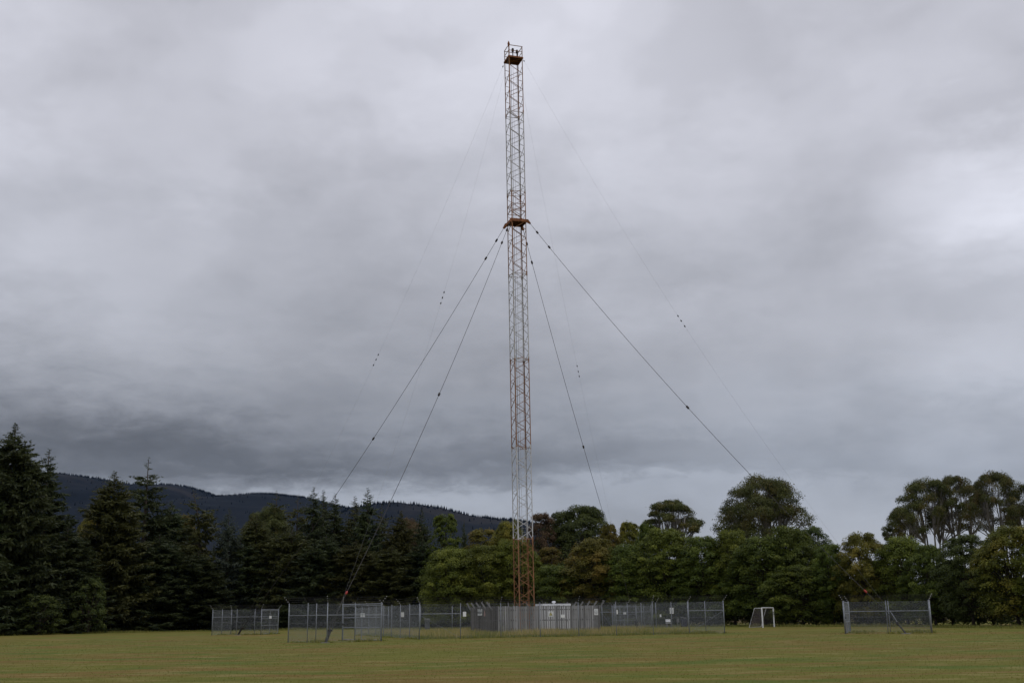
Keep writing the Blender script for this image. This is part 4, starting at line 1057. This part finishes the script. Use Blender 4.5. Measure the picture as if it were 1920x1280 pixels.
mb = MB(); mb.box((.6, -.958, 1.1), (.7, .016, 1.9)); dr = mb.build('door', M['white'], cb)
mb = MB(); mb.box((.86, -.985, 1.1), (.05, .04, .16)); mb.build('handle', M['dark_steel'], dr)
mb = MB(); mb.box((0, 0, .04), (2.5, 2.1, .08)); mb.build('plinth', M['concrete'], cb)

# ------------------------------------------------------------------ soccer goal
p1 = gnd(1430.5, 1176); p2 = at(1452, 1176, p1[1]+5.0); p2 = np.array([p2[0], p2[1], 0]); v12 = p2-p1; L12 = np.linalg.norm(v12); u = v12/L12
back = np.array([-u[1], u[0], 0])
if back[0] > 0: back = -back
gl = thing('soccer_goal', 'white soccer goal with a grey net seen from its side', 'goal', tuple(p1), 0)
GH = 1.98; z = np.array([0, 0, 1.0])
for q_ in (np.zeros(3), v12): mb = MB(); mb.tube([q_, q_+z*GH], .072, 10); mb.build('goal_post', M['white'], gl)
mb = MB(); mb.tube([z*GH-u*.05, v12+z*GH+u*.05], .055, 10); mb.build('crossbar', M['white'], gl)
for q_ in (np.zeros(3), v12):
    mb = MB(); mb.tube([q_+z*(GH-.03), q_+back*.75+z*(GH-.03), q_+back*1.42+z*.03], .026, 8); mb.build('net_support', M['white'], gl)
mb = MB(); mb.tube([back*1.42+z*.03, v12+back*1.42+z*.03], .022, 8); mb.tube([back*.75+z*(GH-.03), v12+back*.75+z*(GH-.03)], .02, 8); mb.build('back_bar', M['white'], gl)
mb = MB()
def net(A, Bq, Cq, D, nu, nv):
    for i in range(nu+1):
        s = i/nu; mb.tube([A+(Bq-A)*s, D+(Cq-D)*s], .0042, 3, False)
    for j in range(nv+1):
        s = j/nv; mb.tube([A+(D-A)*s, Bq+(Cq-Bq)*s], .0042, 3, False)
e = z*(GH-.05); bt = back*.75+e; bb = back*1.40+z*.04
net(bt, v12+bt, v12+bb, bb, 40, 18); net(e, v12+e, v12+bt, bt, 40, 6)
for q_ in (np.zeros(3), v12): net(q_+e, q_+bt, q_+bb, q_+z*.04, 12, 18)
mb.build('net', M['net'], gl)

# ------------------------------------------------------------------ things under and beyond the trees
ff = None
Y0 = 185.0
pA = at(1380, 1165, Y0); pB = at(1935, 1160, Y0-8); pA[2] = pB[2] = 0; dv = pB-pA
ff = thing('post_and_rail_fence', 'low grey post and rail fence beyond the right trees', 'fence', tuple((pA+pB)/2))
c = (pA+pB)/2
for i in range(19):
    p = pA+dv*i/18-c; mb = MB(); mb.box(p+z*.6, (.14, .12, 1.2)); mb.build('post', M['grey_shed'], ff)
for zz in (.45, .95):
    mb = MB(); mb.bar(pA-c+z*zz, pB-c+z*zz, .04, .11, (0, 0, 1)); mb.build('rail', M['grey_shed'], ff)
# grey hut seen through the left mesh
p = at(801, 1172, 143); sh = thing('garden_hut', 'small grey hut under the trees left of the paling fence', 'hut', (p[0], p[1], 0), .1)
mb = MB(); mb.box((0, 0, .62), (.62, .8, 1.24)); mb.build('wall', M['shed_dark'], sh)
mb = MB(); mb.box((0, -.05, 1.20), (.68, 1.0, .22)); mb.build('roof', M['grey_shed'], sh)
# pale scraps beyond the compound, right of the paling fence
p = at(1254, 1168, 132); tb = thing('white_bench', 'small white bench under the barred circle sign', 'bench', (p[0], p[1], 0), .25)
mb = MB(); mb.box((0, 0, .48), (.62, .40, .05)); mb.build('seat', M['white'], tb)
mb = MB(); mb.box((0, .2, .74), (.60, .04, .30), Matrix.Rotation(-.12, 3, 'X')); mb.build('backrest', M['white'], tb)
for s in (-.24, .24): mb = MB(); mb.box((s, 0, .23), (.06, .36, .45)); mb.build('leg', M['grey_shed'], tb)
p = at(1271, 1168, 131); tb = thing('marker_plate', 'grey plate on a short stake right of the white bench', 'marker', (p[0], p[1], 0))
mb = MB(); mb.tube([(0, .02, 0), (0, .02, .95)], .025, 6); mb.build('stake', M['galv'], tb)
mb = MB(); mb.box((0, -.02, .75), (.26, .02, .42)); mb.build('plate', M['grey_shed'], tb)
p = at(1283, 1170, 132); tb = thing('wheeled_bin', 'navy wheeled bin with a pale lid edge under the trees', 'bin', (p[0], p[1], 0), .3)
mb = MB(); mb.add([(-.22, -.24, .06), (.22, -.24, .06), (.22, .24, .06), (-.22, .24, .06), (-.29, -.32, .92), (.29, -.32, .92), (.29, .34, .92), (-.29, .34, .92)], [(3, 2, 1, 0), (4, 5, 6, 7), (0, 1, 5, 4), (1, 2, 6, 5), (2, 3, 7, 6), (3, 0, 4, 7)]); mb.build('bin_body', M['navy'], tb)
mb = MB(); mb.box((-.05, -.02, 1.0), (.52, .66, .06), Matrix.Rotation(.35, 3, 'Y')); mb.build('lid', M['grey_shed'], tb)
for s in (-.2, .2): mb = MB(); mb.lathe([(0, -.03), (.1, -.03), (.1, .03), (0, .03)], (s, .26, .1), 10, (1, 0, 0)); mb.build('wheel', M['dark_steel'], tb)

# ------------------------------------------------------------------ grass
def mat_blade(name, a, m_, c):
    mt, nt = new_mat(name); b = NB(nt)
    b.bsdf(b.ramp(b.attr('tint'), [(0, a), (.5, m_), (1, c)]), .8, 0, .1, transl=.2); return mt
M['tall'] = mat_blade('tall_dry_grass', (.13, .17, .03), (.36, .32, .10), (.52, .40, .18))
M['lawnblade'] = mat_blade('lawn_blades', (.105, .125, .022), (.165, .158, .034), (.23, .17, .058))
def blades(name, pts, hts, wid, tint, mat, label):
    k = len(pts); r = np.random.default_rng(5)
    a = r.uniform(0, 6.283, k); d_ = np.stack([np.cos(a), np.sin(a), np.zeros(k)], 1)
    lean = r.normal(size=(k, 3))*.22; lean[:, 2] = 0
    q = np.stack([pts-d_*wid[:, None], pts+d_*wid[:, None], pts+(lean+np.array([0, 0, 1]))*hts[:, None]], 1).reshape(-1, 3)
    me = bpy.data.meshes.new(name)
    me.vertices.add(3*k); me.vertices.foreach_set('co', q.astype(np.float32).ravel())
    me.loops.add(3*k); me.loops.foreach_set('vertex_index', np.arange(3*k, dtype=np.int32))
    me.polygons.add(k); me.polygons.foreach_set('loop_start', np.arange(0, 3*k, 3, dtype=np.int32)); me.polygons.foreach_set('loop_total', np.full(k, 3, np.int32))
    me.materials.append(mat); at_ = me.attributes.new('tint', 'FLOAT', 'POINT'); at_.data.foreach_set('value', np.repeat(np.clip(tint, 0, 1), 3).astype(np.float32))
    me.update(calc_edges=True); return tag(link(name, me), label, 'grass', kind='stuff')
r = np.random.default_rng(8)
k = 60000
uv = r.uniform(-1, 1, (k, 2))*11.9
u_ = np.array([math.cos(.324), math.sin(.324)]); v_ = np.array([-u_[1], u_[0]])
xy = np.array([.81, 97.4])+uv[:, :1]*u_+uv[:, 1:]*v_
patch = fbm(xy[:, 0]/2.2+50, xy[:, 1]/2.2+50, 40, 4)
edge = np.max(np.abs(uv), axis=1)
green = (edge > 10.7).astype(float)
wl_ = xy-np.array([1.51, 97.33]); uw = np.array([math.cos(.2843), math.sin(.2843)]); inw = (np.abs(wl_@uw) < 4.3) & (np.abs(wl_@np.array([-uw[1], uw[0]])) < 4.3)
hts = np.where(green > 0, r.uniform(.08, .26, k), r.uniform(.20, .64, k)*(.45+1.0*patch)); hts = np.where(inw, hts*.4, hts)
tint = np.where(green > 0, .25*r.random(k), -.05+1.5*(patch-.15)+r.normal(size=k)*.22)
blades('tall_grass', np.concatenate([xy, np.zeros((k, 1))], 1), hts, r.uniform(.009, .026, k), tint, M['tall'], 'tall dry seeding grass inside the compound fence')
# weeds along the feet of the small enclosures and fences
pts = []; hh = []; tt = []
for quad in (NEAR, FARL, RIGHT, BACK, COMP):
    for i in range(4):
        a, c = quad[i], quad[(i+1) % 4]; L_ = np.linalg.norm(c-a)
        for _ in range(int(L_*26)):
            s = r.random(); cl = fbm(np.array([s*L_*.9+i*7.0]), np.array([3.3]), 77, 3)[0]
            if cl < .40: continue
            p = a+(c-a)*s+r.normal(size=2)*.14
            for _k in range(5): pts.append((p[0]+r.normal()*.05, p[1]+r.normal()*.05, 0)); hh.append(r.uniform(.06, .30)*(cl-.2)*2.2); tt.append(.05+.35*r.random())
pts = np.array(pts); blades('fence_weeds', pts, np.array(hh), r.uniform(.012, .03, len(pts)), np.array(tt), M['tall'], 'green weeds growing along the feet of the chain link fences')
# rough grass left by the mower under the edge of the trees
k = 26000; pxs = r.uniform(-80, 1990, k); bx = np.array([at(p, 1165, line(p)-.6)[:2] for p in pxs]); cl = fbm(pxs/60, pxs*0+2.2, 31, 3)
bx = bx+r.normal(size=(k, 2))*.55
blades('rough_grass', np.concatenate([bx, np.zeros((k, 1))], 1), r.uniform(.08, .38, k)*(.3+1.2*cl), r.uniform(.012, .03, k), .1+.5*cl*r.random(k), M['tall'], 'rough unmown grass along the foot of the tree belt')
# mown blades nearer the camera give the lawn its nap
k = 70000
yy = 24+(95-24)*r.random(k)**1.5; xx = (r.random(k)*2-1)*(yy*.53+4)
pt = fbm(xx/5+90, yy/2.0+90, 60, 5); pn = fbm(xx/14+20, yy/4.0+10, 66, 4)
blades('lawn_grass', np.stack([xx, yy, np.zeros(k)], 1), r.uniform(.012, .032, k), r.uniform(.006, .014, k)*(yy/40), .15+1.1*(.5*pt+.5*pn-.2)+r.normal(size=k)*.16, M['lawnblade'], 'short mown grass blades of the playing field')

# ------------------------------------------------------------------ render settings
sc.render.engine = 'CYCLES'
cy = sc.cycles
cy.use_denoising = True
try: cy.denoiser = 'OPENIMAGEDENOISE'
except Exception: pass
cy.max_bounces = 6; cy.diffuse_bounces = 4; cy.glossy_bounces = 2; cy.transmission_bounces = 3; cy.volume_bounces = 0; cy.transparent_max_bounces = 8
cy.sample_clamp_indirect = 4
sc.render.film_transparent = False
